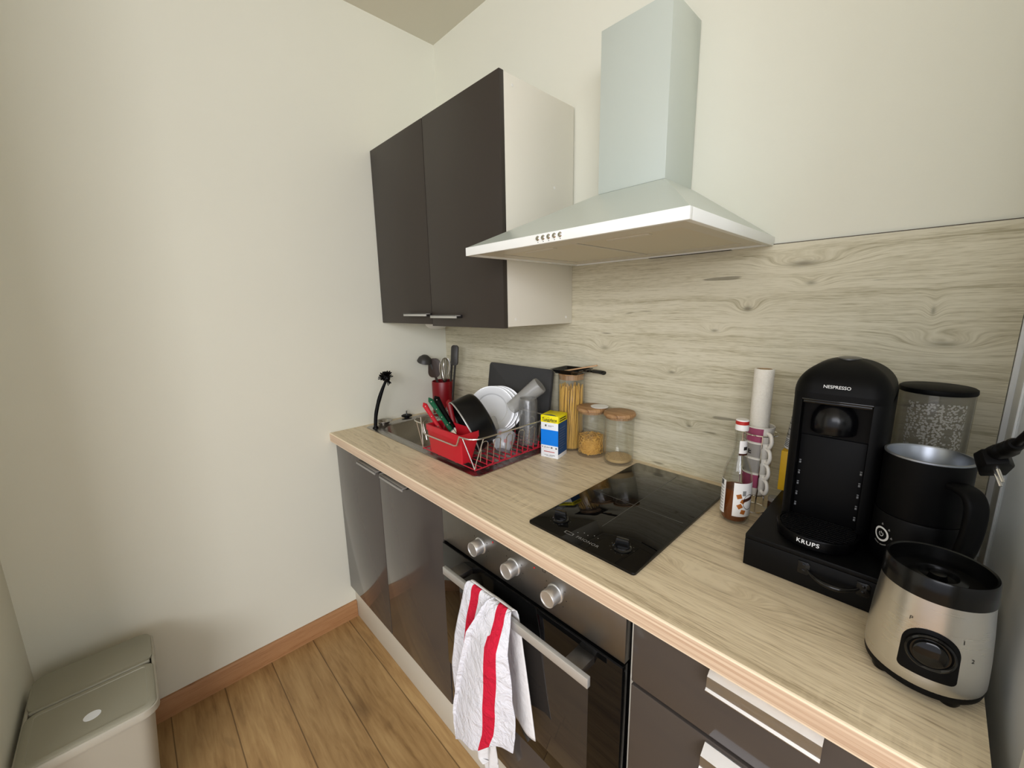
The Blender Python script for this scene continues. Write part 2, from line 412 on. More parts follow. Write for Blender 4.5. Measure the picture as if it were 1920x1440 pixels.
MW = {}                       # world matrix of each root, for authoring parts in world coordinates
def thing(name, label, cat, loc=(0, 0, 0), rot=None, group=None):
    o = bpy.data.objects.new(name, None); COL.objects.link(o); o.empty_display_size = .05
    mw = Matrix.Translation(loc)
    if rot is not None: mw = mw @ (rot.to_4x4() if isinstance(rot, Matrix) else Euler(rot).to_matrix().to_4x4())
    o.matrix_world = mw; MW[o] = mw
    o['label'] = label; o['category'] = cat
    if group: o['group'] = group
    return o
def obj(name, mb, mat, parent=None, space='W', label=None, kind=None, smooth=40., weld=False, recalc=True):
    """one mesh object; space 'W': verts are world coords, 'L': local to the root"""
    me = bpy.data.meshes.new(name)
    if weld: bmesh.ops.remove_doubles(mb.bm, verts=mb.bm.verts, dist=1e-5)
    if recalc: bmesh.ops.recalc_face_normals(mb.bm, faces=mb.bm.faces)
    root = parent
    while root is not None and root.parent is not None: root = root.parent
    if root is not None and space == 'W': mb.bm.transform(MW.get(root, Matrix.Identity(4)).inverted())
    mb.bm.to_mesh(me); mb.bm.free()
    for m in (mat if isinstance(mat, (list, tuple)) else [mat]): me.materials.append(m)
    if smooth:
        for p in me.polygons: p.use_smooth = True
        me.set_sharp_from_angle(angle=math.radians(smooth))
    o = bpy.data.objects.new(name, me); COL.objects.link(o)
    if parent is not None: o.parent = parent
    if label: o['label'] = label
    if kind: o['kind'] = kind
    return o
def tag(o, label, cat, group=None, kind=None):
    o['label'] = label; o['category'] = cat
    if group: o['group'] = group
    if kind: o['kind'] = kind
    return o
def struct(name, mb, mat, label=None, smooth=40.):
    o = obj(name, mb, mat, smooth=smooth); o['kind'] = 'structure'
    if label: o['label'] = label
    return o
def dup(root, mw, label):
    r = root.copy(); COL.objects.link(r); r.matrix_world = mw; MW[r] = mw; r['label'] = label
    for ch in list(root.children):
        c = ch.copy(); COL.objects.link(c); c.parent = r
        for g in list(ch.children):
            d = g.copy(); COL.objects.link(d); d.parent = c
    return r
def textmb(s, size, fn, extrude=0., bold=0., spacing=1., align='CENTER', res=3):
    cu = bpy.data.curves.new('t', 'FONT'); cu.body = s; cu.size = size; cu.align_x = align; cu.align_y = 'CENTER'
    cu.offset = bold; cu.space_character = spacing; cu.resolution_u = res
    o = bpy.data.objects.new('t', cu); COL.objects.link(o)
    dg = bpy.context.evaluated_depsgraph_get(); me = bpy.data.meshes.new_from_object(o.evaluated_get(dg))
    bpy.data.objects.remove(o); bpy.data.curves.remove(cu)
    mb = MB(); mb.bm.from_mesh(me); bpy.data.meshes.remove(me)
    bmesh.ops.triangulate(mb.bm, faces=mb.bm.faces)
    for v in mb.bm.verts: v.co = Vector(fn(v.co.x, v.co.y))
    return mb
def plane_fn(o, ex, ey):
    o, ex, ey = Vector(o), Vector(ex), Vector(ey)
    return lambda x, y: o+ex*x+ey*y
def frame(z, xhint):
    """rotation matrix whose local z is the given axis"""
    z = Vector(z).normalized(); x = Vector(xhint); x = (x-z*x.dot(z)).normalized(); y = z.cross(x)
    return Matrix((x, y, z)).transposed()

# ------------------------------------------------------------------ setting
H = 2.574
struct('floor', MB().box(-.1, -4.2, -.05, 4.2, .1, 0), M['floor'])
struct('ceiling', MB().box(-.1, -4.2, H, 4.2, .1, H+.05), M['ceil'])
struct('wall_left', MB().box(-.1, -4.2, 0, 0, .1, H), M['wall'])
struct('wall_back', MB().box(0, .008, 0, 4.2, .1, H), M['wall'])
struct('wall_front', MB().box(0, -1.62, 0, .56, -1.52, H), M['wall'])
struct('baseboard_left', MB().prism([(0, 0), (.013, 0), (.013, .074), (.009, .080), (0, .080)], -1.519, -.573, ax='y'), M['base'])
struct('trim_1', MB().box(1.8335, -.006, .9, 1.842, .0079, 2.2, .001), M['trimwhite'], 'white strip closing the right end of the splashback')
# glazed screen at the right end of the worktop
w = struct('window_1', MB().box(1.841, -.075, .74, 1.875, .0075, 2.2, .003).box(1.841, -.640, .74, 1.875, -.578, 2.2, .003)
           .box(1.841, -.578, .74, 1.875, -.075, .790, .002).box(1.841, -.578, 2.14, 1.875, -.075, 2.2, .002), M['trimwhite'], 'white framed glass screen at the right end of the worktop')
pn = obj('pane', MB().box(1.8445, -.580, .788, 1.8485, -.073, 2.142), M['pane'], None); pn.parent = w; pn['kind'] = 'structure'
sb = obj('splashback', MB().box(0.0005, 0, .8995, 1.8325, .0078, 1.55), M['splash'])
tag(sb, 'pale oak splashback panel with knots on the wall behind the worktop', 'splashback')
ei = obj('top_edge_strip', MB().box(1.424, -.0006, 1.5492, 1.8325, .0078, 1.5508), plain('brown_edge', srgb(78, 68, 54), .6), sb)

# ------------------------------------------------------------------ base cabinets, plinth, worktop
pl = obj('plinth', MB().box(.001, -.572, 0.0005, 1.829, -.556, .158, .001), M['plinth'])
tag(pl, 'white plinth board along the floor under the kitchen units', 'plinth')

def bar_handle(x0, x1, z, yf, parent, mat, mat2):
    """flat bar pull: front face strip plus returning lip to the door"""
    a = MB().box(x0, yf-.030, z-.004, x1, yf-.026, z+.006, .0008).box(x0, yf-.030, z+.003, x1, yf-.010, z+.006, .0005)
    h = obj('handle', a, mat, parent)
    obj('handle_foot', MB().box(x0+.004, yf-.011, z-.004, x0+.02, yf+.0003, z+.006, .0005), mat2, parent)
    obj('handle_foot', MB().box(x1-.02, yf-.011, z-.004, x1-.004, yf+.0003, z+.006, .0005), mat2, parent)
    return h

t = thing('base_cabinet', 'taupe gloss sink base unit with two doors under the sink', 'cabinet', (.40, -.30, .159))
c = MB(); c.box(.002, -.570, .159, .018, -.02, .860).box(.782, -.570, .159, .798, -.02, .860).box(.018, -.570, .159, .782, -.02, .175).box(.018, -.03, .175, .782, -.02, .700)
obj('carcass', c, M['melamine'], t)
d = obj('door', MB().box(.002, -.590, .160, .3985, -.5705, .858, .0012), M['gloss'], t)
bar_handle(.2765, .432, .846, -.590, d, M['aludark'], M['darkgap'])
d2 = obj('door', MB().box(.4015, -.590, .160, .799, -.5705, .858, .0012), M['gloss'], t)
bar_handle(.4645, .622, .846, -.590, d2, M['aludark'], M['darkgap'])

# worktop: one slab with the sink opening left out
SX0, SX1, SY0, SY1 = .075, .52, -.440, -.135
z0, z1 = .862, .900
c = MB()
c.box(.0005, -.6090, z0, SX0, -.0005, z1).box(SX1, -.6090, z0, 1.8285, -.0005, z1).box(SX0, -.6090, z0, SX1, SY0, z1).box(SX0, SY1, z0, SX1, -.0005, z1)
wt = obj('worktop', c, M['top'], smooth=0)
tag(wt, 'light oak laminate worktop running along the whole wall', 'worktop')
obj('edge_band', MB().prism([(-.6090, z0), (-.6112, z0+.001), (-.6120, z0+.004), (-.6120, z1-.004), (-.6112, z1-.001), (-.6090, z1)], .0005, 1.8285, ax='x'), M['edge'], wt, label='pinkish front edge of the worktop')

# drawer unit
t = thing('drawer_unit', 'taupe drawer unit with worn steel grip handles right of the oven', 'cabinet', (1.62, -.30, .159))
c = MB(); c.box(1.4015, -.574, .159, 1.4175, -.02, .860).box(1.811, -.570, .159, 1.827, -.02, .860).box(1.4175, -.570, .159, 1.811, -.02, .175).box(1.4175, -.03, .175, 1.811, -.02, .86)
obj('carcass', c, M['melamine'], t)
for zb, zt, hz in ((.7195, .857, .862), (.4400, .7130, .7145), (.160, .4340, .436)):
    d = obj('drawer_front', MB().box(1.4115, -.590, zb, 1.827, -.5705, zt, .0025), M['gloss'], t)
    x0, x1 = 1.548, 1.691
    if zt > .8: hz = .853
    else: hz = zt-.010
    # angled grip: upper lip slanting out, vertical apron, rolled lower edge
    y = -.590
    prof = [(y+.0003, hz+.004), (y-.004, hz+.006), (y-.021, hz-.006), (y-.0225, hz-.024), (y-.026, hz-.027), (y-.0255, hz-.029), (y-.0205, hz-.0265), (y-.0190, hz-.008), (y-.004, hz+.002), (y+.0003, hz)]
    gh = obj('grip_handle', MB().prism(prof, x0, x1, ax='x'), [M['worn'], M['wornlit']], d, label='worn polished steel grip handle', smooth=25)
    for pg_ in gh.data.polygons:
        if pg_.normal.z > .35: pg_.material_index = 1  # upward faces get the brighter steel, painting in the light they catch

# filler between oven and drawers
# ------------------------------------------------------------------ oven
t = thing('oven', 'built-in steel and black glass oven under the hob', 'oven', (1.101, -.30, .32))
obj('housing', MB().box(.806, -.5705, .33, 1.396, -.03, .856), M['darkgap'], t)
f = obj('control_panel', MB().box(.8035, -.592, .7465, 1.3985, -.5708, .8585, .0012), M['steel'], t, label='brushed steel control panel')
MK = MB()
for i, kx in enumerate((.977, 1.101, 1.229)):
    T = Matrix.Translation((kx, -.592, .8045)) @ Matrix.Rotation(PI/2, 4, 'X')
    a = MB(); a.T = T
    a.lathe([(0, -.0002), (.0215, -.0002), (.0215, .003), (.0188, .004), (.0188, .028), (.0180, .029), (.0172, .029), (.0168, .0275), (0, .0270)], seg=40)
    obj('knob', a, M['knob'], f, label='round brushed steel knob')
    for q in range(8):
        a_ = PI/2+(-.75+1.5*q/7)*PI
        if q in (3, 4): continue
        MK.box(kx+.030*math.cos(a_)-.0012, -.5923, .8045+.030*math.sin(a_)-.0012, kx+.030*math.cos(a_)+.0012, -.5920, .8045+.030*math.sin(a_)+.0012)
for (sx, sz) in ((1.082, .843), (1.196, .842), (1.217, .848)):
    for (a0, a1, b0, b1) in ((-.0045, .0045, .0035, .0045), (-.0045, .0045, -.0045, -.0035), (-.0045, -.0035, -.0035, .0035), (.0035, .0045, -.0035, .0035)):
        MK.box(sx+a0, -.5923, sz+b0, sx+a1, -.5920, sz+b1)
obj('dial_marks', MK, M['ink'], f)
for lx in (1.0253, 1.1672):
    a = MB(); a.T = Matrix.Translation((lx, -.592, .8345)) @ Matrix.Rotation(PI/2, 4, 'X'); a.lathe([(0, -.0002), (.0022, -.0002), (.0018, .0012), (0, .0015)], seg=12)
    obj('indicator_light', a, M['reddot'], f, label='small red indicator light')
d = obj('oven_door', MB().box(.8045, -.598, .333, 1.3975, -.5708, .7405, .0015), M['blackglass'], t, label='black glass oven door')
obj('window', MB().box(.882, -.5985, .375, 1.322, -.5978, .642, .0002), M['ovenwin'], d)
h = obj('door_handle', MB().box(.884, -.652, .7045, 1.357, -.642, .7265, .0012), M['alu'], d, label='brushed steel bar handle')
obj('handle_bracket', MB().box(.905, -.6425, .708, .945, -.5979, .725, .001), M['steel'], h)
obj('handle_bracket', MB().box(1.296, -.6425, .708, 1.336, -.5979, .725, .001), M['steel'], h)
obj('lower_panel', MB().box(.8045, -.590, .160, 1.3975, -.5708, .328, .0015), M['gloss'], t)

# ------------------------------------------------------------------ hob
t = thing('hob', 'black glass two-zone hob with two knobs set in the worktop', 'hob', (1.245, -.29, .9))
g = obj('glass_top', MB().prism(rrect(1.1045, -.545, 1.3848, -.0355, .006), .9002, .9055, .001), M['blackglass'], t)
LN = MB()
for (a, b) in (((1.1200, -.300), (1.370, -.300)), ((1.2445, -.443), (1.2445, -.06))):
    LN.box(a[0]-.0006, a[1]-.0006, .90552, b[0]+.0006, b[1]+.0006, .90558)
obj('zone_lines', LN, M['dimgrey'], g)
for kx, ky in ((1.1560, -.487), (1.3230, -.487)):
    a = MB(); a.lathe([(0, .9056), (.0195, .9056), (.0200, .908), (.0165, .910), (.0160, .912), (0, .912)], (kx, ky, 0), seg=36)
    a.T = Matrix.Translation((kx, ky, 0)) @ Matrix.Rotation(.35, 4, 'Z')
    a.prism([(-.0155, .911), (.0155, .911), (.0135, .927), (-.0115, .929)], -.0045, .0045, .0012, 'y')
    kb = obj('knob', a, M['glossblack'], g, smooth=30)
    dm = MB()
    for q in range(10):
        a_ = .3+q*.55
        dm.box(kx+.025*math.cos(a_)-.0008, ky+.025*math.sin(a_)-.0008, .90552, kx+.025*math.cos(a_)+.0008, ky+.025*math.sin(a_)+.0008, .90558)
    obj('dial_marks', dm, M['dimgrey'], g)
lg = textmb('FRIONOR', .0125, plane_fn((1.2570, -.5195, .90556), (1, 0, 0), (0, 1, 0)), spacing=1.1)
obj('lettering', lg, M['lightgrey'], g, smooth=0)
bx_ = MB()
for r_ in ((1.196, -.5245, 1.2195, -.5233), (1.196, -.5157, 1.2195, -.5145), (1.196, -.5245, 1.1985, -.5145), (1.217, -.5245, 1.2195, -.5145)):
    bx_.box(r_[0], r_[1], .90552, r_[2], r_[3], .90558)
for q in range(5): bx_.lathe([(0, .90552), (.0014, .90552), (.0014, .90558), (0, .90558)], (1.2205+q*.0115, -.504+.006*(q % 2)+q*.003, 0), seg=8)
obj('logo_frame', bx_, M['lightgrey'], g, smooth=0)

# ------------------------------------------------------------------ sink
t = thing('sink', 'stainless steel sink with drainer set in the left of the worktop', 'sink', (.42, -.27, .9))
X0, X1, Y0, Y1 = .036, .812, -.470, -.040
BX0, BX1, BY0, BY1 = .092, .488, -.430, -.150
outer = rrect(X0, Y0, X1, Y1, .02, 7); inner = rrect(BX0, BY0, BX1, BY1, .07, 7)
c = MB()
def ringz(p, z, s=1., cx=.29, cy=-.29): return [(cx+(x-cx)*s, cy+(y-cy)*s, z) for x, y in p]
low = rrect(BX0+.02, BY0+.02, BX1-.02, BY1-.02, .06, 7); low2 = rrect(BX0+.06, BY0+.06, BX1-.06, BY1-.06, .05, 7)
c.loft([ringz(outer, .9005), ringz(outer, .9028), [(x, y, .9035) for x, y in rrect(X0+.006, Y0+.006, X1-.006, Y1-.006, .016, 7)],
        [(x, y, .9035) for x, y in rrect(BX0-.006, BY0-.006, BX1+.006, BY1+.006, .074, 7)], ringz(inner, .900),
        ringz(low, .80), [(x, y, .772) for x, y in low2], [(x, y, .770) for x, y in rrect(.24, -.33, .34, -.25, .03, 7)]], False, True)
obj('basin', c, M['sink'], t, smooth=50)
rb = MB()
for q in range(7):
    y = -.40+q*.045
    rb.prism([(.535, y-.006), (.785, y-.006), (.785, y+.006), (.535, y+.006)], .9036, .9052, .0014)
obj('drainer_ribs', rb, M['sink'], t)

# things on the sink ledge
t = thing('sink_plug', 'black rubber sink plug with steel stem on the ledge by the left wall', 'plug', (.0325, -.265, .9036))
obj('disc', MB().lathe([(0, 0), (.012, 0), (.012, .006), (.024, .007), (.025, .010), (.020, .013), (0, .014)], seg=28), M['mattblack'], t, 'L')
obj('stem', MB().lathe([(0, .0138), (.003, .0138), (.0025, .028), (.004, .030), (.004, .034), (0, .035)], seg=12), M['chrome'], t, 'L')
t = thing('sink_strainer', 'small round steel strainer bowl in the sink corner behind the brush', 'strainer', (.062, -.395, .9036))
obj('bowl', MB().lathe([(0, .0004), (.020, .0004), (.030, .014), (.037, .016), (.037, .0175), (.029, .0160), (.019, .003), (0, .003)], seg=30), M['sink'], t, 'L')
t = thing('dish_brush', 'black upright dish brush standing on the sink corner by the left wall', 'brush', (.092, -.449, .9036))
obj('base', MB().lathe([(0, 0), (.013, 0), (.012, .004), (.007, .010), (.006, .020), (0, .021)], seg=20), M['deepblack'], t, 'L')
st = [(0, 0, .012), (-.003, .008, .06), (-.002, .024, .115), (.004, .042, .165), (.012, .056, .200)]
obj('handle', MB().tube(catmull(st, 6), [.0075, .0075, .0075, .0075, .0075, .0075, .008, .008, .008, .008, .008, .008, .0085, .0085, .0085, .0082, .008, .0075, .0072, .0068, .0065, .006, .006, .006, .006], 10), M['mattblack'], t, 'L')
b = MB(); hc = Vector((.014, .060, .214))
b.sphere(hc, .020, .015, .017)
for q in range(64):
    v = Vector((random.gauss(.5, .6), random.gauss(-.25, .6), random.gauss(.55, .65))).normalized()
    b.tube([hc+v*.008, hc+v*(.028+random.random()*.007)], .0023, 5)
obj('bristle_head', b, M['deepblack'], t, 'L')

# ------------------------------------------------------------------ utensil canister and utensils
CX, CY = .100, -.098
t = thing('utensil_canister', 'dark red cylindrical utensil canister in the back left corner', 'canister', (CX, CY, .9037))
obj('body', MB().lathe([(0, 0), (.050, 0), (.052, .003), (.052, .158), (.0505, .162), (.0485, .162), (.0485, .006), (0, .006)], seg=44), M['darkred'], t, 'L')
def utensil(name, label, cat, mat, path, r, head=None, headmat=None, headname='head'):
    t = thing(name, label, cat, path[0])
    obj('handle', MB().tube(catmull(path, 6), r, 8), mat, t)
    if head: obj(headname, head, headmat or mat, t)
    return t
a = MB(); a.T = Matrix.Translation((.050, -.160, 1.168)) @ frame((-.38, .05, -.92), (1, 0, 0)).to_4x4()
a.lathe([(0, -.026), (.016, -.022), (.030, -.009), (.036, .006), (.0345, .006), (.028, -.007), (.015, -.019), (0, -.023)], seg=28)
utensil('ladle', 'black soup ladle leaning left out of the red canister', 'ladle', M['greyut'], [(.128, -.112, .925), (.100, -.118, 1.03), (.082, -.130, 1.10), (.066, -.142, 1.155)], .006, a, M['greyut'], 'bowl')
a = MB()
sp_ = rrect(-.030, 0, .030, .092, .024, 6)
a.T = Matrix.Translation((.088, -.137, 1.085)) @ frame((.55, -.80, .15), (.8, .55, 0)).to_4x4()
a.prism(sp_, -.002, .002, .001)
utensil('spatula', 'dark brown slotted turner in front of the ladle in the red canister', 'spatula', M['brownut'], [(.118, -.095, .92), (.104, -.112, 1.02), (.090, -.135, 1.095)], .005, a, M['brownut'], 'blade')
a = MB()
for q in range(7):
    an = PI*q/7
    dx, dy = math.cos(an), math.sin(an)
    pts = []
    for s_ in range(17):
        tt = s_/16; w_ = math.sin(PI*tt)**.75*.031*(1 if True else 0)
        ang = tt*2*PI
        rr = .029*math.sin(ang); zz_ = 1.062+.118*(1-math.cos(ang))/2
        rr = .029*math.sin(ang)*(.55+.45*(1-math.cos(ang))/2)*1.15
        pts.append((.122+dx*rr+.012*(zz_-1.06)/.12, -.100+dy*rr, zz_))
    a.tube(pts, .0016, 5)
utensil('whisk', 'steel balloon whisk standing in the middle of the red canister', 'whisk', M['greyut'], [(.106, -.090, .92), (.114, -.095, 1.0), (.121, -.0995, 1.064)], .006, a, M['wire'], 'wires')
t = thing('kitchen_tongs', 'dark grey kitchen tongs at the right side of the red canister', 'tongs', (.128, -.082, .93))
for s_ in (0, 1):
    p0 = Vector((.128+.012*s_, -.090+.010*s_, .925)); p1 = Vector((.146+.014*s_, -.080+.008*s_, 1.085)); p2 = Vector((.158+.012*s_, -.078+.012*s_, 1.17))
    obj('arm', MB().tube(catmull([p0, (p0+p1)/2, p1, p2], 5), .006, 8, flat=.6), M['greyut'], t)
a = MB(); a.T = Matrix.Translation((.176, -.075, 1.19)) @ frame((.5, -.85, .1), (.95, .3, .2)).to_4x4() @ Matrix.Rotation(-.22, 4, 'Z')
a.prism(rrect(-.017, -.045, .017, .050, .012, 5), -.006, .006, .002)
obj('grip', a, M['greyut'], t)

# ------------------------------------------------------------------ chopping board leaning on the splashback
lean = math.atan2(.040, .264)
t_ = thing('chopping_board', 'dark grey stone-look chopping board leaning on the splashback behind the dish rack', 'chopping board', (.553, -.066, .9037), (-lean, 0, 0))
obj('board', MB().prism(rrect(-.181, .002, .181, .272, .012, 5), 0, .012, .002, 'y'), M['slate'], t_, 'L')

# ------------------------------------------------------------------ dish rack
RZ = .9056
t = thing('dish_rack', 'chrome wire dish rack with red coated base on the sink drainer', 'dish rack', (.64, -.30, RZ))
rx0, rx1, ry0, ry1, rz = .455, .815, -.482, -.110, 1.020
rim = []
for p in rrect(rx0, ry0, rx1, ry1, .045, 6): rim.append((p[0], p[1], rz))
# dip of the front rim below the cutlery holder
out = []
for i, p in enumerate(rim):
    out.append(p)
    if i == 20: out += [(.530, ry0, rz), (.541, ry0-.001, 1.002), (.545, ry0-.002, .990), (.560, ry0-.002, .986), (.725, ry0-.002, .986), (.738, ry0-.002, .990), (.744, ry0-.001, 1.004), (.750, ry0, rz)]
obj('rim', MB().tube(out, .0026, 8, True), M['wire'], t)
bx0, bx1, by0, by1, bz = .500, .795, -.462, -.130, RZ+.014
up = MB(); lowr = MB()
def serp(fix, a0, a1, n, alongx, topoff, zt):
    st_ = (a1-a0)/(2*n)
    for i in range(n):
        u0 = a0+2*i*st_+st_*.35; u1 = a0+(2*i+1)*st_+st_*.35
        def P(u, z, k):
            o_ = fix+topoff*(z-bz)/(rz-bz)
            return (u, o_, z) if alongx else (o_, u, z)
        zm = bz+.022
        arc = [P(u0, zm, 0), P(u0, zt-.010, 0)]
        for q in range(1, 6):
            an = PI*q/6; arc.append(P((u0+u1)/2-(u1-u0)/2*math.cos(an), zt-.010+.010*math.sin(an), 0))
        arc += [P(u1, zt-.010, 0), P(u1, zm, 0)]
        up.tube(arc, .0016, 6)
        u2 = a0+2*(i+1)*st_+st_*.35
        lo = [P(u1, zm, 0), P(u1, bz+.004, 0), P(u1+.003, bz, 0), P(u2-.003, bz, 0), P(u2, bz+.004, 0), P(u2, zm, 0)] if i < n-1 else [P(u1, zm, 0), P(u1, bz, 0)]
        lowr.tube(lo, .0021, 6)
serp(bx1, by0+.012, by1, 6, False, .014, 1.006)
serp(bx0, by0+.012, by1, 6, False, -.035, 1.006)
serp(by1, bx0, bx1, 6, True, .012, 1.006)
for (x, y, X, Y) in ((bx1, by0, .765, ry0), (bx1, by0, rx1-.004, -.435), (bx0, by0, .50, ry0), (bx0, by0, rx0+.003, -.44), (bx1, by1, rx1-.01, ry1-.004), (bx0, by1, rx0+.01, ry1-.004)):
    up.tube([(x, y, bz), (x+(X-x)*.15, y+(Y-y)*.15, bz+.018), (X, Y, rz)], .0019, 6)
obj('side_wires', up, M['wire'], t)
for q in range(13):
    y = by0+(by1-by0)*q/12
    lowr.tube([(bx0, y, bz), (bx1, y, bz)], .0019, 6)
for q in range(4):
    x = bx0+(bx1-bx0)*q/3
    lowr.tube([(x, by0, bz-.003), (x, by1, bz-.003)], .0022, 6)
for x in (bx0+.02, bx1-.02):
    for y in (by0+.02, by1-.02): lowr.tube([(x, y, bz), (x, y, RZ+.0004)], .004, 8)
obj('base_wires', lowr, M['redwire'], t, label='red coated lower wires of the rack')
GR = bz+.002                       # top of base wires

# cutlery holder
t = thing('cutlery_holder', 'bright red plastic cutlery holder hooked at the front of the dish rack', 'cutlery holder', (.645, -.44, GR))
c = MB()
def hol(x0, y0, x1, y1, z, r): return [(x, y, z) for x, y in rrect(x0, y0, x1, y1, r, 4)]
c.loft([hol(.556, -.465, .736, -.425, GR, .006), hol(.549, -.472, .742, -.398, 1.000, .006), hol(.547, -.476, .744, -.396, 1.001, .006), hol(.547, -.476, .744, -.396, 1.020, .006),
        hol(.550, -.470, .741, -.399, 1.020, .005), hol(.552, -.466, .738, -.401, 1.0, .005), hol(.560, -.461, .732, -.429, GR+.003, .005)], True, True)
obj('body', c, M['red'], t)
def knife(name, label, cat, mat, p0, p1, r, n_riv=3, blade=True, flat=.55, side=(.55, -.65, .5)):
    """handle end p1 up in the air, p0 down in the holder"""
    p0, p1 = Vector(p0), Vector(p1); t = thing(name, label, cat, p0); ax = (p1-p0).normalized(); L_ = (p1-p0).length
    R_ = frame(ax, side); a = MB(); a.T = Matrix.Translation(p0) @ R_.to_4x4()
    s0 = L_*.42
    a.prism(rrect(-r*flat, s0, r*flat, L_, r*.45, 4), -r, r, r*.25, 'y') if False else None
    rings = []
    for q in range(13):
        u = q/12; w = r*(1-.25*math.sin(PI*u)+.15*u) * (math.sqrt(max(0.02, 1-((u-.94)/.06)**2)) if u > .94 else 1)
        rings.append([(math.cos(2*PI*k_/12)*w*flat, math.sin(2*PI*k_/12)*w, s0+(L_-s0)*u) for k_ in range(12)])
    a.loft(rings)
    obj('handle', a, mat, t)
    for q in range(n_riv):
        rv = MB(); rv.T = Matrix.Translation(p0) @ R_.to_4x4()
        zz_ = s0+(L_-s0)*(.16+.70*q/max(1, n_riv-1)); rv.sphere((r*flat*.86, 0, zz_), .0026, .0026, .0026, 8, 6)
        obj('rivet', rv, M['chrome'], t)
    if blade:
        b_ = MB(); b_.T = a_T = Matrix.Translation(p0) @ R_.to_4x4()
        b_.prism([(-.008, .002), (.006, .012), (.008, s0+.004), (-.008, s0+.004)], -.0007, .0007, 0, 'x')
        obj('blade', b_, M['chrome'], t)
    return t
knife('steak_knife', 'red handled steak knife leaning furthest left in the red cutlery holder', 'knife', M['red'], (.650, -.430, GR+.006), (.497, -.449, 1.082), .0085)
knife('kitchen_knife', 'green handled kitchen knife in the middle of the red cutlery holder', 'knife', M['green'], (.715, -.418, GR+.006), (.503, -.430, 1.098), .0085, 4)
knife('carving_knife', 'black handled knife behind the green knife in the cutlery holder', 'knife', M['deepblack'], (.690, -.408, GR+.006), (.505, -.405, 1.100), .012, 2)
knife('table_knife', 'red handled knife tilted back beside the black saucepan', 'knife', M['darkred'], (.640, -.404, GR+.006), (.560, -.385, 1.092), .011, 2)

# saucepan lying on its side
pB, pT = Vector((.707, -.372, .930)), Vector((.572, -.392, 1.079))
pc = (pB+pT)/2; c1 = (pB-pT).normalized(); d2_ = Vector((.75, -.62, .2)); d2_ = (d2_-c1*d2_.dot(c1)).normalized()
mouth = c1.cross(d2_)
if mouth.x > 0: mouth = -mouth
mouth = (mouth+d2_*.22).normalized()
R_ = frame(mouth, c1); rad = (pB-pT).length/2
t = thing('saucepan', 'black saucepan lying on its side in the dish rack', 'saucepan', pc, R_)
obj('body', MB().lathe([(0, -.085), (rad*.80, -.085), (rad*.88, -.080), (rad*.93, -.070), (rad*.985, -.003), (rad*.966, -.003), (rad*.90, -.066), (rad*.84, -.076), (0, -.079)], seg=56), plain('pan_black_enamel', (.006, .006, .006), .28, spec=.35), t, 'L')
obj('rim', MB().lathe([(rad*.968, -.003), (rad*.987, -.004), (rad*.998, -.001), (rad*.992, .0006), (rad*.970, .0004), (rad*.968, -.003)], seg=56), M['alu'], t, 'L', label='bright steel rim')

# plates
pn_ = Vector((.69, -.66, .22)).normalized()
R_ = frame(pn_, (0, 0, 1))
pr_ = .0900
pctr = Vector((.562, -.185, 1.020))
t = thing('plate', 'white dinner plate standing front-most in the dish rack', 'plate', pctr, R_, 'white plates in the dish rack')
obj('dish', MB().lathe([(0, 0), (pr_*.60, 0), (pr_*.64, .001), (pr_*.69, .0075), (pr_*.985, .0105), (pr_, .0118), (pr_*.985, .0128), (pr_*.70, .0105), (pr_*.665, .0085), (pr_*.635, .0042), (pr_*.60, .0032), (0, .003)], seg=72), M['ceramic'], t, 'L')
for q in (1, 2):
    mw = Matrix.Translation(pctr-pn_*.0115*q+Vector((.012, .010, .001))*q-pn_*.0015*q) @ R_.to_4x4()
    dup(t, mw, ['white plate directly behind the front plate in the dish rack', 'white plate at the back of the plate stack in the dish rack'][q-1])

# glasses and other washed items
t = thing('blender_cup', 'tall clear plastic blender cup standing upside down in the dish rack', 'cup', (.742, -.168, GR))
obj('cup', MB().lathe([(.036, 0), (.038, 0), (.038, .016), (.034, .018), (.034, .05), (.0335, .16), (.030, .168), (0, .170), (0, .168), (.029, .166), (.032, .158), (.0325, .02), (.036, .0145), (.036, 0)], seg=36), M['plasticclear'], t, 'L')
rr_ = MB()
for q in range(4):
    a_ = q*PI/2+.4; rr_.box(.031*math.cos(a_)-.001, .031*math.sin(a_)-.001, .02, .031*math.cos(a_)+.001, .031*math.sin(a_)+.001, .06)
rr_.lathe([(.0345, .040), (.0358, .042), (.0345, .044)], seg=36)
obj('ribs', rr_, M['plasticclear'], t, 'L')
gx = Vector((.62, .40, .62)).normalized()
R_ = frame(gx, (1, 0, 0)); ge = Vector((.742, -.102, 1.128))
t = thing('tumbler', 'frosted tall tumbler tilted against the grey chopping board', 'glass', ge-gx*.145, R_)
obj('wall', MB().lathe([(.024, 0), (.0255, 0), (.0325, .138), (.030, .145), (0, .146), (0, .141), (.029, .139), (.024, .0)], seg=36), M['frost'], t, 'L')
bxs = Vector((-.30, .55, .78)).normalized(); R_ = frame(bxs, (1, 0, 0))
t = thing('printed_glass', 'small clear glass with red ring prints lying in the dish rack front right', 'glass', (.745, -.292, GR+.034), R_)
obj('wall', MB().lathe([(0, -.030), (.024, -.030), (.031, -.018), (.036, .012), (.036, .034), (.0345, .034), (.0345, .012), (.029, -.015), (.022, -.025), (0, -.026)], seg=36), glassmat('printed_glass_mat', (.9, .91, .92), .08, 1., .30, (.78, .80, .83)), t, 'L')
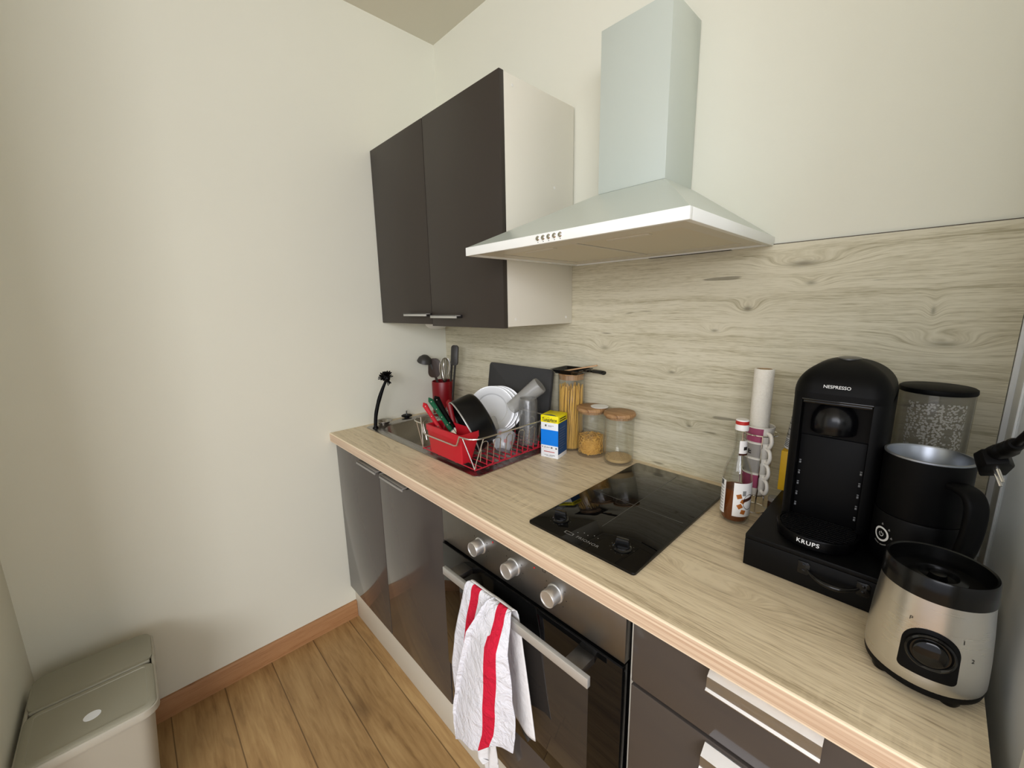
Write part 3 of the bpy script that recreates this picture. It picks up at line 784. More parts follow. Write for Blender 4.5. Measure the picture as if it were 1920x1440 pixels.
for q in range(9):
    rg = MB(); a_ = q*.70; zc = (-.006, .018)[q % 2]
    for s0, s1 in ((.0062, .0050), (.0030, .0016)):
        n_ = 18
        for i in range(n_):
            def PP(th, rr): 
                aa = a_+rr*math.cos(th)/.0362; z_ = zc+rr*math.sin(th)
                R0 = .0363 if z_ > .012 else .0363-(.012-z_)*.165
                return (R0*math.cos(aa), R0*math.sin(aa), z_)
            th0, th1 = 2*PI*i/n_, 2*PI*(i+1)/n_
            vs = [rg.v(PP(th0, s0)), rg.v(PP(th1, s0)), rg.v(PP(th1, s1)), rg.v(PP(th0, s1))]; rg.f(vs)
    obj('ring_print', rg, M['capred'], t, 'L', label='red ring print', recalc=False)
ln = Vector((.80, .45, .25)).normalized(); R_ = frame(ln, (0, 0, 1))
t = thing('box_lid', 'translucent white plastic box lid standing beside the saucepan', 'lid', (.712, -.300, .984), R_)
obj('lid', MB().prism(rrect(-.055, -.036, .055, .036, .016, 5), -.003, .003, .002), M['lidfrost'], t, 'L')
jn = Vector((-.60, -.30, .35)).normalized(); R_ = frame(jn, (0, 0, 1))
t = thing('preserving_jar', 'clear glass clip jar lying tilted behind the saucepan', 'jar', (.395, -.230, .985), R_)
obj('glass', MB().lathe([(0, -.075), (.030, -.075), (.037, -.068), (.038, .010), (.033, .022), (.033, .034), (.031, .034), (.031, .021), (.036, .008), (.035, -.066), (0, -.070)], seg=36), M['plasticclear'], t, 'L')
obj('clip', MB().tube([(.034, -.012, .018), (.044, -.012, .028), (.044, .012, .028), (.034, .012, .018)], .0018, 6).lathe([(.0342, .014), (.0355, .016), (.0342, .018)], seg=30), M['chrome'], t, 'L')
obj('lid', MB().lathe([(0, .0345), (.034, .0345), (.035, .038), (.033, .043), (0, .044)], seg=32), M['plasticclear'], t, 'L')
jar_t = t

# ------------------------------------------------------------------ medicine box
bw, bd, bh_ = .0655, .068, .1485
t = thing('medicine_box', 'yellow blue and white cough syrup box on the worktop beside the dish rack', 'box', (.8290, -.1955, .9003), (0, 0, .235))
c = MB(); c.box(0, 0, 0, bw, bd, bh_*.996, .0006)
obj('carton', c, M['boxwhite'], t, 'L')
c = MB()
e = .00035
c.box(-e, -e, bh_*.835, bw+e, bd+e, bh_*1.0, .0003)
obj('yellow_band', c, M['yellow'], t, 'L')
c = MB(); c.box(0.0, -e, bh_*.295, bw, .001, bh_*.665); obj('blue_panel', c, M['blue'], t, 'L')
c = MB(); c.box(bw-.001, .0002, bh_*.10, bw+e, bd, bh_*.835); obj('navy_side_panel', c, M['blueside'], t, 'L')
F = lambda u, v: (bw*u, -e*2, bh_*v)
obj('lettering', textmb('Tussidane', .0142, plane_fn((bw*.50, -e*2.2, bh_*.905), (1, 0, 0), (0, 0, 1)), bold=.00025), M['ink'], t, 'L', smooth=0)
sm = MB()
for (u0, u1, v0, v1) in ((.14, .30, .858, .872), (.34, .54, .856, .872), (.60, .86, .858, .866), (.12, .5, .955, .962), (.24, .33, .74, .785), (.42, .75, .765, .772), (.42, .62, .742, .748),
                         (.08, .12, .235, .262), (.22, .26, .225, .262), (.33, .40, .235, .25), (.45, .50, .235, .25), (.58, .68, .228, .262), (.85, .93, .225, .26), (.2, .45, .06, .066), (.5, .82, .06, .07), (.3, .7, .035, .040)):
    sm.box(bw*u0, -e*2, bh_*v0, bw*u1, -e*1.2, bh_*v1)
obj('small_print', sm, M['dimgrey'], t, 'L', smooth=0)
obj('red_bar', MB().box(bw*.18, -e*2, bh_*.135, bw*.80, -e*1.2, bh_*.150), M['capred'], t, 'L')
sp2 = MB()
for q in range(9): sp2.box(bw+e, bd*.12, bh_*(.22+q*.06), bw+e*1.6, bd*(.6+.3*random.random()), bh_*(.226+q*.06))
obj('side_print', sp2, M['lightgrey'], t, 'L', smooth=0)
sy = MB()
for q in range(2): sy.box(bw+e, bd*.15, bh_*(.87+q*.05), bw+e*2, bd*.85, bh_*(.895+q*.05))
obj('side_heading', sy, M['ink'], t, 'L', smooth=0)
ar = MB(); ar.prism([(bw*.12, .004), (bw*.30, .011), (bw*.5, .0145), (bw*.70, .011), (bw*.88, .004)], bh_*1.0, bh_*1.0+.0005)
obj('top_emblem', ar, M['blueside'], t, 'L')

# ------------------------------------------------------------------ glass jars
def jar(name, label, cat, loc, r, h, lid_r, lid_over):
    t = thing(name, label, cat, loc)
    obj('glass', MB().lathe([(0, 0), (r*.94, 0), (r, .006), (r, h), (r-.003, h), (r-.003, .010), (r*.9, .007), (0, .007)], seg=56), M['jarglass'], t, 'L')
    if lid_over:
        obj('lid', MB().lathe([(0, h-.008), (r-.0032, h-.008), (r-.0032, h+.0003), (lid_r, h+.0003), (lid_r+.001, h+.004), (lid_r-.001, h+.0105), (lid_r-.003, h+.012), (0, h+.012)], seg=56), M['lidwood'], t, 'L', label='acacia wood lid')
    else:
        obj('lid', MB().lathe([(0, h-.016), (r-.0032, h-.016), (r-.0032, h+.0003), (r-.001, h+.0005), (r-.001, h+.004), (0, h+.004)], seg=56), M['lidwood'], t, 'L', label='wooden lid')
    return t
JP = (.8470, -.0535, .9003); JM = (.9400, -.0600, .9003); JG = (1.0480, -.0570, .9003)
jar('pasta_jar', 'tall glass jar of spaghetti with a flush wooden lid against the splashback', 'jar', JP, .0470, .2720, .047, False)
jar('storage_jar', 'glass jar half full of macaroni between the spaghetti jar and the grain jar', 'jar', JM, .0475, .1590, .0505, True)
jar('storage_jar', 'glass jar with a little pale grain left of the hob corner', 'jar', JG, .0475, .1590, .0505, True)
c = MB()
for q in range(95):
    a_ = random.random()*2*PI; rr0 = .039*math.sqrt(random.random()); b_ = a_+random.gauss(0, .8)+.5; rr1 = .039*math.sqrt(random.random())
    p0 = Vector((JP[0]+rr0*math.cos(a_), JP[1]+rr0*math.sin(a_), .9085)); p1 = Vector((JP[0]+rr1*math.cos(b_), JP[1]+rr1*math.sin(b_), 1.115+random.random()*.022))
    c.tube([p0, p1], .0017, 5)
for q in range(60):
    a_ = q/60*2*PI; b_ = a_+random.gauss(.25, .22)
    c.tube([(JP[0]+.0415*math.cos(a_), JP[1]+.0415*math.sin(a_), .9085), (JP[0]+.0405*math.cos(b_), JP[1]+.0405*math.sin(b_), 1.118+random.random()*.02)], .0018, 5)
tag(obj('spaghetti', c, M['spag']), 'bundle of dry spaghetti standing inside the tall glass jar', 'pasta', kind='stuff')
c = MB()
# heap core then many elbows
c.lathe([(0, .0085), (.034, .0085), (.036, .014), (.036, .058), (.03, .062), (0, .064)], (JM[0], JM[1], .9003), seg=24)
for q in range(520):
    a_ = random.random()*2*PI; edge = random.random() < .72
    if edge: rr0 = .0408; z_ = .912+random.random()*.056
    else: rr0 = .038*math.sqrt(random.random()); z_ = .9655+random.random()*.006
    p = Vector((JM[0]+rr0*math.cos(a_), JM[1]+rr0*math.sin(a_), z_))
    d_ = Vector((random.gauss(0, 1), random.gauss(0, 1), random.gauss(0, 1)))
    n_ = Vector((math.cos(a_), math.sin(a_), 0)) if edge else Vector((0, 0, 1))
    d_ = (d_-n_*d_.dot(n_)).normalized(); s_ = n_.cross(d_)
    c.tube([p-d_*.0035+s_*.0012, p, p+d_*.0035+s_*.0012], .0016, 5)
tag(obj('macaroni', c, M['mac']), 'heap of small yellow macaroni inside the middle glass jar', 'pasta', kind='stuff')
c = MB()
c.lathe([(0, .0085), (.040, .0085), (.0425, .012), (.0425, .018), (.030, .0205), (0, .022)], (JG[0], JG[1], .9003), seg=32)
for q in range(700):
    a_ = random.random()*2*PI; rr0 = .0425*math.sqrt(random.random()); z_ = .9003+.022-.004*(rr0/.0425)**2
    d_ = Vector((random.gauss(0, 1), random.gauss(0, 1), random.gauss(0, .3))).normalized()
    p = Vector((JG[0]+rr0*math.cos(a_), JG[1]+rr0*math.sin(a_), z_)); c.tube([p-d_*.0012, p+d_*.0012], .0008, 4)
tag(obj('grain', c, M['grain']), 'thin layer of pale dry grain at the bottom of the right-hand jar', 'grain', kind='stuff')
tag(obj('coaster', MB().lathe([(0, 0), (.0290, 0), (.030, .001), (.029, .002), (0, .002)], (JM[0]+.024, JM[1]+.012, 1.0717), seg=36), M['ceramic']), 'round white disc lying on the lid of the macaroni jar', 'disc')

# raclette pan with wooden spatula on the spaghetti jar
PZ = 1.1768
t = thing('raclette_pan', 'small black square raclette pan resting on the tall spaghetti jar', 'pan', (.846, -.052, PZ), (0, 0, .06))
c = MB()
def sq(s_, z): return [(x, y, z) for x, y in rrect(-s_, -s_*.85, s_, s_*.85, .010, 4)]
c.loft([sq(.046, 0), sq(.056, .013), sq(.060, .014), sq(.060, .0155), sq(.055, .015), sq(.045, .0025)], True, True)
obj('tray', c, M['glossblack'], t, 'L')
obj('handle', MB().tube(catmull([(.056, -.006, .0135), (.075, -.010, .0150), (.10, -.015, .0165), (.128, -.020, .0170), (.146, -.024, .016)], 5), [.005]*5+[.0075]*5+[.0095]*5+[.0100]*5+[.0085], 10, flat=.7), M['glossblack'], t, 'L')
t = thing('wooden_spatula', 'pale wooden raclette spatula lying across the black raclette pan', 'spatula', (.85, -.05, PZ+.012))
a = MB(); a.T = Matrix.Translation((.822, -.080, PZ+.0060)) @ frame((.80, .34, .18), (0, 0, 1)).to_4x4()
a.prism([(-.0018, 0), (.0018, 0), (.0018, .13), (-.0018, .13)], -.0085, .0085, .0008, 'y')
obj('blade', a, M['spatula'], t)

# ------------------------------------------------------------------ upper cabinet
t = thing('wall_cabinet', 'dark taupe two-door wall cabinet with white side left of the hood', 'cabinet', (.407, -.17, 1.3454))
c = MB(); c.box(.004, -.318, 1.3495, .8055, -.0008, 2.0559, .001)
obj('carcass', c, M['melamine'], t, label='white carcass side')
for x0, x1, h0, h1, zb_ in ((.004, .4055, .247, .412, 1.3515), (.4085, .8055, .441, .600, 1.3454)):
    d = obj('door', MB().box(x0, -.336, zb_, x1, -.3184, 2.0575, .0012), M['satin'], t)
    bar_handle(h0, h1, zb_+.0345, -.336, d, M['alu'], M['darkgap'])
for (y, z) in ((-.285, 2.03), (-.285, 1.372), (-.035, 1.372), (-.10, 1.79)):
    c = MB()
    c.T = Matrix.Translation((.8055, y, z)) @ Matrix.Rotation(PI/2, 4, 'Y'); c.lathe([(0, -.0002), (.0045, -.0002), (.0045, .0006), (0, .0007)], seg=14)
    obj('screw_cap', c, M['puck'], t)
t = thing('under_cabinet_light', 'round white puck light under the wall cabinet by the left corner', 'light', (.070, -.095, 1.3497))
obj('housing', MB().lathe([(0, -.0003), (.055, -.0003), (.055, -.012), (.050, -.022), (.034, -.034), (0, -.038)], seg=36), M['puck'], t, 'L')

# ------------------------------------------------------------------ extractor hood
t = thing('extractor_hood', 'white pyramid extractor hood with square chimney above the hob', 'extractor hood', (1.12, -.2, 1.5468))
hx0, hx1, hy0, hy1, hz0, hz1 = .8225, 1.4235, -.4866, .0065, 1.5468, 1.5685
cx0, cx1, cy0, cz = 1.0115, 1.2095, -.1510, 1.7190
c = MB()
c.loft([[(hx0+.001, hy0+.001, hz1-.0005), (hx1-.001, hy0+.001, hz1-.0005), (hx1-.001, hy1, hz1-.0005), (hx0+.001, hy1, hz1-.0005)],
        [(cx0-.004, cy0-.004, cz-.0005), (cx1+.004, cy0-.004, cz-.0005), (cx1+.004, hy1, cz-.0005), (cx0-.004, hy1, cz-.0005)]], False, True)
obj('canopy', c, M['hood'], t, smooth=20)
b = MB(); tk = .012
b.box(hx0, hy0, hz0, hx1, hy0+tk, hz1, .001).box(hx0, hy0+tk, hz0, hx0+tk, hy1, hz1, .001).box(hx1-tk, hy0+tk, hz0, hx1, hy1, hz1, .001).box(hx0+tk, hy1-.02, hz0, hx1-tk, hy1, hz1)
bd_ = obj('front_band', b, M['hoodband'], t)
u_ = MB(); u_.box(hx0+tk, hy0+tk, hz0+.004, hx1-tk, hy0+.085, hz0+.007).box(hx0+tk, hy1-.075, hz0+.004, hx1-tk, hy1-.02, hz0+.007).box(hx0+tk, hy0+.085, hz0+.004, hx0+.055, hy1-.075, hz0+.007).box(hx1-.050, hy0+.085, hz0+.004, hx1-tk, hy1-.075, hz0+.007).box(1.118, hy0+.085, hz0+.004, 1.126, hy1-.075, hz0+.007)
obj('underside_frame', u_, M['melamine'], t)
for x0, x1 in ((hx0+.0555, 1.1175), (1.1265, hx1-.0505)):
    fm = obj('filter', MB().box(x0+.0025, hy0+.088, hz0+.0052, x1-.0025, hy1-.078, hz0+.010), M['filter'], t, label='beige grease filter panel')
    xm = (x0+x1)/2
    obj('filter_grip', MB().box(xm-.05, hy0+.097, hz0+.0030, xm+.05, hy0+.113, hz0+.0054, .0006), M['melamine'], fm)
obj('rear_slot', MB().box(1.10, hy1-.019, hz0-.0005, 1.33, hy1-.004, hz0+.0038), M['darkgap'], t)
obj('chimney', MB().box(cx0, cy0, cz+.001, cx1, hy1, 2.127, .0015), M['hood'], t)
obj('seam', MB().box(cx0+.001, cy0+.001, cz-.0007, cx1-.001, hy1, cz+.0012), M['darkgap'], t)
for q in range(5):
    a = MB(); a.T = Matrix.Translation((1.0865+q*.0160, hy0, 1.5590)) @ Matrix.Rotation(PI/2, 4, 'X')
    a.lathe([(0, -.0002), (.0056, -.0002), (.0056, .0015), (.0047, .0020), (.0040, .0038), (0, .0044)], seg=20)
    obj('button', a, M['chrome'], bd_, label='round chrome push button')
mk = MB()
for q in range(5): mk.box(1.0850+q*.016, hy0-.0003, 1.5502, 1.0880+q*.016, hy0+.0002, 1.5514)
obj('button_marks', mk, M['dimgrey'], bd_)

# ------------------------------------------------------------------ tea towel over the oven handle
def interp(tab, t):
    for (a, b) in zip(tab, tab[1:]):
        if t <= b[0] or b is tab[-1]:
            f = min(1, max(0, (t-a[0])/(b[0]-a[0]))); f = f*f*(3-2*f) if False else f
            return [a[i]+(b[i]-a[i])*f for i in range(1, len(a))]
Ltab = [(0, 1.000, .744), (.08, .982, .706), (.2, .962, .640), (.34, .934, .552), (.5, .915, .456), (.68, .922, .367), (.86, .924, .288), (1., .940, .245)]
Rtab = [(0, 1.150, .748), (.08, 1.160, .726), (.2, 1.162, .660), (.34, 1.166, .592), (.5, 1.168, .540), (.68, 1.173, .495), (.86, 1.174, .440), (1., 1.166, .398)]
Ftab = [(0, 1.092), (.08, 1.072), (.2, 1.036), (.34, 1.010), (.5, .985), (.68, .962), (.86, .950), (1., .952)]
X0tab = [(0, 1.020), (.08, 1.012), (.2, .992), (.34, .974), (.5, .958), (.6, .965), (.66, 1.2), (1., 1.2)]
def towel_x(u, v):
    lx = interp(Ltab, v)[0]; rx_ = interp(Rtab, v)[0]; F = interp(Ftab, v)[0]
    ov = .022*min(1, v*6+.1)
    if u < .28: return lx+(F+ov-lx)*(u/.28), 0.
    if u < .36: f = (u-.28)/.08; return F+ov*(1-f), f
    return F+(rx_-F)*((u-.36)/.64), 1.
def front(u, v):
    lx, lz = interp(Ltab, v); rx_, rz_ = interp(Rtab, v)
    x, lay = towel_x(u, v)
    fx = (x-lx)/(rx_-lx); z = lz+(rz_-lz)*fx
    g = min(1, v*5)
    y = -.6585-.004*v+.003*math.sin(u*12+v*2)*g
    y -= lay*(.030-.008*v)*(.15+.85*g)
    if u > .36:
        m = (u-.36)/.64
        y += (-.008*math.sin(PI*m)+.007*math.sin(m*6+2.5*v+.6))*g+.010*m
    y += .0012*math.sin(v*19+u*7)*g
    if v < .08:                       # drape over the bar
        f = v/.08; z += .011*math.sin(PI*f); y = -.648+(y+.648)*math.sin(f*PI/2)
    z += .008*math.sin(u*17)*max(0, v-.85)/.15
    return (x, y, z)
def towel_uv(u, v):
    x, lay = towel_x(u, v); rx_ = interp(Rtab, v)[0]
    if u >= .34: return (((rx_-x)-(.010+.060*min(v, 1)))*(1.25 if v < .15 else 1.), v)
    return (x-interp(X0tab, v)[0]+10., v)
def back(u, v):
    lx, lz = 1.000-.01*v, .744-.33*v; rx_, rz_ = 1.150+.052*v**.8, .748-.325*v
    x = lx+(rx_-lx)*u; z = lz+(rz_-lz)*u
    y = -.631+.006*math.sin(u*11+1)*min(1, 3*v)+.006*v
    if v < .1:
        f = v/.1; z += .011*math.sin(PI*f); y = -.648+(y+.648)*math.sin(f*PI/2)
    return (x, y, z)
t = thing('tea_towel', 'white tea towel with red stripes hanging over the oven door handle', 'towel', (1.07, -.65, .75))
o = obj('front_drop', MB().grid(front, 100, 90, towel_uv), M['towel'], t, smooth=80); 
sd = o.modifiers.new('s', 'SOLIDIFY'); sd.thickness = .002
o = obj('back_drop', MB().grid(back, 40, 40, False), plain('towel_plain', srgb(228, 227, 226), .9, bump=(38, .5, .01)), t, smooth=80)
sd = o.modifiers.new('s', 'SOLIDIFY'); sd.thickness = .002
def tail(u, v):
    x = .955+.125*u+.012*v*(.5-u)*6+.03*v; z = .30-.175*v+.03*u-.02*math.sin(u*5)*(v > .5)*v
    if u < .4: z = max(z, .205+.03*u)
    y = -.645+.008*math.sin(u*12+v*3)
    return (x, y, z)
o = obj('inner_tail', MB().grid(tail, 40, 24, False), bpy.data.materials['towel_plain'], t, smooth=80)
sd = o.modifiers.new('s', 'SOLIDIFY'); sd.thickness = .002

# ------------------------------------------------------------------ waste bin in the corner
t = thing('waste_bin', 'grey plastic lidded waste bin in the front left floor corner', 'bin', (.26, -1.375, 0))
c = MB()
def br(i, z, r=.035): return [(x, y, z) for x, y in rrect(.085+i, -1.508+i, .432-i, -1.252-i, r, 5)]
c.loft([br(.045, .0005), br(.040, .004), br(.012, .370), br(.006, .372), br(.006, .376), br(.008, .376), br(.014, .374), br(.05, .02)], True, True)
obj('body', c, M['binbody'], t)
c = MB()
c.loft([br(.004, .3765), br(.0, .379), br(.0, .3965), br(.002, .399), br(.005, .3995), br(.008, .3985), br(.009, .396)], False, False)
obj('rim_band', c, M['binbody'], t)
yy0, yy1 = -1.5035, -1.2575
obj('rear_flap', MB().prism(rrect(.088, yy0, .232, yy1, .026, 6), .396, .4035, .002), M['binlid'], t)
obj('hinge_ridge', MB().box(.2315, yy0+.006, .396, .2390, yy1-.006, .4070, .003), M['binlid'], t)
c = MB()
def fl(i, z): return [(x, y, z) for x, y in rrect(.2395+i*.8, yy0+i, .4275-i, yy1-i, .024 if i < .01 else .008, 6)]
c.loft([fl(0, .396), fl(0, .4010), fl(.003, .4035), fl(.016, .4035), fl(.0175, .4015), fl(.03, .4015)], True, True)
fl_ = obj('front_flap', c, M['binlid'], t)
obj('sticker', MB().lathe([(0, .4014), (.0165, .4014), (.0165, .4020), (0, .4020)], (.352, -1.379, 0), seg=30, sx=.9), M['boxwhite'], fl_, label='round white sticker')
obj('latch', MB().box(.305, yy0+.10, .3996, .395, yy0+.105, .4004), M['darkgap'], fl_) if False else None

# ------------------------------------------------------------------ syrup bottle
BX, BY = 1.4445, -.1870
t = thing('syrup_bottle', 'glass syrup bottle with red and white cap and caramel label beside the hob', 'bottle', (BX, BY, .9003))
obj('glass', MB().lathe([(0, .002), (.024, 0), (.030, .004), (.0312, .010), (.0312, .106), (.0300, .120), (.0245, .140), (.0180, .155), (.0140, .170), (.0128, .186), (.0118, .205), (.0118, .2125), (.0135, .2135), (.0135, .219), (.0118, .220), (.0118, .229), (.0098, .229), (.0098, .186), (.012, .168), (.016, .154), (.0226, .138), (.028, .119), (.0292, .105), (.0292, .012), (.026, .007), (0, .006)], seg=44), M['glass'], t, 'L')
obj('cap', MB().lathe([(0, .2235), (.0142, .2235), (.0142, .2330), (.0136, .2345), (.0136, .2465), (.0126, .2480), (0, .2485)], seg=36), M['labelwhite'], t, 'L')
obj('cap_band', MB().lathe([(.0137, .2370), (.01385, .2370), (.01385, .2452), (.0137, .2452)], seg=36), M['capred'], t, 'L')
cl = MB()
def arc(mb, r, a0, a1, z0, z1, n=18):
    mb.grid(lambda u, v: (r*math.cos(a0+(a1-a0)*u), r*math.sin(a0+(a1-a0)*u), z0+(z1-z0)*v), n, 2)
arc(cl, .0316, -1.45, .25, .022, .104); o = obj('front_label', cl, M['labelwhite'], t, 'L')
cl = MB(); arc(cl, .0316, -2.75, -2.05, .022, .104); bl = obj('back_label', cl, M['labelwhite'], t, 'L')
cl = MB(); cl.grid(lambda u, v: ((.0136+.0012*(1-v))*math.cos(-1.4+1.9*u), (.0136+.0012*(1-v))*math.sin(-1.4+1.9*u), .166+.034*v), 14, 3); nl = obj('neck_label', cl, M['labelwhite'], t, 'L')
cl = MB(); cl.grid(lambda u, v: (.0152*math.cos(-1.4+1.9*u), .0152*math.sin(-1.4+1.9*u), .1655+.0045*v), 14, 1); obj('neck_label_band', cl, M['brown'], nl, 'L')
cl = MB(); cl.grid(lambda u, v: (.0146*math.cos(-.75+.7*u), .0146*math.sin(-.75+.7*u), .178+.008*v), 6, 1); obj('neck_print', cl, M['ink'], nl, 'L')
# caramel cubes and round emblem on the label
cu_ = MB()
for (aa, zz_, s_) in ((-1.06, .072, .0082), (-.80, .060, .0070), (-.98, .048, .0082), (-.74, .034, .0080)):
    rr_ = .03185
    th_ = .35+aa*3; ct, st_ = math.cos(th_), math.sin(th_)
    def sqr(u, v):
        p_, q_ = (u-.5)*1.3*s_, (v-.5)*1.3*s_
        an = aa+(p_*ct-q_*st_)/rr_; return (rr_*math.cos(an), rr_*math.sin(an), zz_+p_*st_+q_*ct)
    cu_.grid(sqr, 4, 4)
obj('caramel_print', cu_, M['caramel'], o, 'L', recalc=False)
em = MB()
for i in range(24):
    def Q(th, rr, R0=.0319): return (R0*math.cos(-.32+rr*math.cos(th)/R0), R0*math.sin(-.32+rr*math.cos(th)/R0), .058+1.25*rr*math.sin(th))
    t0, t1 = 2*PI*i/24, 2*PI*(i+1)/24
    em.f([em.v(Q(t0, .0150)), em.v(Q(t1, .0150)), em.v(Q(t1, .0140)), em.v(Q(t0, .0140))])
em.grid(lambda u, v: (.0319*math.cos(-.78+.9*u), .0319*math.sin(-.78+.9*u), .058+.008*v+.006*u), 8, 1)
obj('emblem', em, M['brown'], o, 'L', recalc=False)
jg = MB(); jg.grid(lambda u, v: (.0318*math.cos(-.85+.25*u), .0318*math.sin(-.85+.25*u), .074+.012*v), 4, 2)
obj('jug_print', jg, M['lightgrey'], o, 'L', recalc=False)
pr2 = MB()
for q in range(9): pr2.grid(lambda u, v: (.03175*math.cos(-2.68+.5*u), .03175*math.sin(-2.68+.5*u), .030+q*.0075+.0012*v), 6, 1)
pr2.grid(lambda u, v: (.03178*math.cos(-2.6+.33*u), .03178*math.sin(-2.6+.33*u), .090+.012*v), 6, 1)
obj('back_print', pr2, M['dimgrey'], bl, 'L', recalc=False)
tag(obj('syrup', MB().lathe([(0, .0062), (.0255, .0072), (.0288, .012), (.0288, .083), (0, .083)], (BX, BY, .9003), seg=40), M['syrup']), 'amber syrup filling the lower part of the glass bottle', 'syrup', kind='stuff')

# ------------------------------------------------------------------ espresso cups in a wire stand, paper towel roll
KX, KY = 1.4590, -.0980
t = thing('cup_stand', 'chrome wire stand holding the stacked espresso cups by the splashback', 'stand', (KX, KY, .9003))
c = MB()
def ring(r, z, rr=.0016, n=36): c.tube([(r*math.cos(2*PI*i/n), r*math.sin(2*PI*i/n), z) for i in range(n)], rr, 6, True)
ring(.0300, .0018); ring(.0235, .0440); ring(.0385, .2000)
for a_ in (-1.15, 1.0, 2.4, -2.4):
    ca, sa = math.cos(a_), math.sin(a_)
    c.tube([(.0300*ca, .0300*sa, .0018), (.0300*ca, .0300*sa, .035), (.0385*ca, .0385*sa, .062), (.0385*ca, .0385*sa, .2000)], .0015, 6)
    c.tube([(.0235*ca, .0235*sa, .044), (.0305*ca, .0305*sa, .040)], .0014, 6)
obj('wire_frame', c, M['chrome'], t, 'L')
CUPZ = .9003+.0460
def cupmesh():
    r0, r1, h = .0225, .0315, .0560
    return [(0, 0), (r0, 0), (r0+.003, .003), (r1, h), (r1-.001, h+.0008), (r1-.0025, h), (r0, .006), (0, .005)]
t = thing('espresso_cup', 'mauve espresso cup at the bottom of the wire cup stand', 'cup', (KX, KY, CUPZ), (0, 0, 0), 'stacked espresso cups')
obj('cup', MB().lathe(cupmesh(), seg=44), M['cupwhite'], t, 'L')
HD = -.72
hp = [(.0245, 0, .012), (.036, 0, .010), (.0435, 0, .020), (.0445, 0, .030), (.040, 0, .041), (.029, 0, .043)]
hr = Matrix.Rotation(HD, 4, 'Z')
obj('handle', MB().tube([hr @ Vector(p) for p in catmull(hp, 5)], .0042, 10, flat=1.1), M['cupwhite'], t, 'L')
def sleeve(mat, r):
    g_ = MB(); g_.grid(lambda u, v: ((.02735+.0039*v+.0004)*math.cos(HD-.36-2.9*u), (.02735+.0039*v+.0004)*math.sin(HD-.36-2.9*u), .0195+.0345*v), 26, 3)
    return obj('color_block', g_, mat, r, 'L')
PIT = .0385
cups = [t]
for q in range(1, 4):
    cups.append(dup(t, Matrix.Translation((KX, KY, CUPZ+PIT*q)), ['grey espresso cup second from the bottom of the stack', 'grey espresso cup with a letter, third from the bottom of the stack', 'mauve espresso cup on top of the stack holding a paper roll'][q-1]))
for cp, m_ in zip(cups, ('pink', 'cupgrey', 'cupgrey', 'pink')): sleeve(M[m_], cp)
R0_ = .0300
obj('lettering', textmb('E', .017, lambda x, y: (R0_*math.cos(-1.95+x/R0_), R0_*math.sin(-1.95+x/R0_), .034+y), bold=.0006), M['ink'], cups[2], 'L', smooth=0)
RX, RY = KX-.0030, KY
t = thing('paper_towel_roll', 'thin white paper towel roll standing in the top espresso cup', 'paper roll', (RX, RY, CUPZ+PIT*3+.0065))
obj('paper', MB().lathe([(.0165, 0), (.0206, 0), (.0212, .003), (.0212, .186), (.0206, .188), (.0165, .188), (.0165, 0)], seg=40), M['paper'], t, 'L')
obj('core', MB().lathe([(.0150, .0005), (.0164, .0005), (.0164, .1875), (.0150, .1875), (.0150, .0005)], seg=40), M['card'], t, 'L')
t = thing('spice_jar', 'tiny dark jam jar with glass lid beside the cup stand and black drawer box', 'jar', (1.5015, -.0880, .9003))
obj('glass', MB().lathe([(0, 0), (.0125, 0), (.0132, .003), (.0132, .026), (.0118, .029), (.0118, .031), (0, .031)], seg=28), M['amberjar'], t, 'L')
obj('lid', MB().lathe([(0, .0312), (.0128, .0312), (.0132, .033), (.0132, .039), (.012, .041), (0, .0415)], seg=28), M['frost'], t, 'L')

# ------------------------------------------------------------------ capsule drawer box
DX0, DX1, DY0, DY1, DZ0, DZ1 = 1.5160, 1.7990, -.3570, -.0150, .9003, .9660
t = thing('capsule_drawer', 'low black drawer box under the coffee machine', 'drawer box', (1.657, -.186, DZ0))
c = MB(); c.box(DX0, DY0, DZ1-.009, DX1, DY1, DZ1, .0012).box(DX0, DY0+.012, DZ0, DX0+.008, DY1, DZ1-.009).box(DX1-.008, DY0+.012, DZ0, DX1, DY1, DZ1-.009).box(DX0+.008, DY1-.008, DZ0, DX1-.008, DY1, DZ1-.009).box(DX0+.008, DY0+.012, DZ0, DX1-.008, DY1-.008, DZ0+.005)
obj('case', c, M['blacklac'], t)
fr_ = obj('drawer_front', MB().box(DX0, DY0+.0005, DZ0+.0005, DX1, DY0+.0115, DZ1-.0098, .0008), M['blacklac'], t)
hd = MB()
ctr = [(1.6130, .0005), (1.6950, .0005)]
hp = [(1.6185, DY0-.0015, .938), (1.628, DY0-.009, .934), (1.642, DY0-.014, .931), (1.655, DY0-.0155, .9305), (1.668, DY0-.014, .931), (1.681, DY0-.009, .934), (1.6895, DY0-.0015, .938)]
rr_ = [.0022+.0030*math.sin(PI*i/30)**2 for i in range(31)]
hd.tube(catmull(hp, 5), rr_, 10)
hh = obj('pull_handle', hd, M['glossblack'], fr_)
for px_ in (1.6130, 1.6950):
    a = MB(); a.prism([(px_-.0085, .9270), (px_+.0065, .9270), (px_+.0095, .9310), (px_+.0095, .9470), (px_+.0065, .9510), (px_-.0085, .9510)], DY0-.0024, DY0+.0008, .0006, 'y')
    for zq in (.9340, .9445):
        a.T = Matrix.Translation((px_, DY0-.002, zq)) @ Matrix.Rotation(PI/2, 4, 'X'); a.lathe([(0, 0), (.0033, 0), (.0030, .0014), (.0012, .0020), (0, .0020)], seg=14); a.T = Matrix.Identity(4)
    obj('handle_plate', a, M['glossblack'], hh)

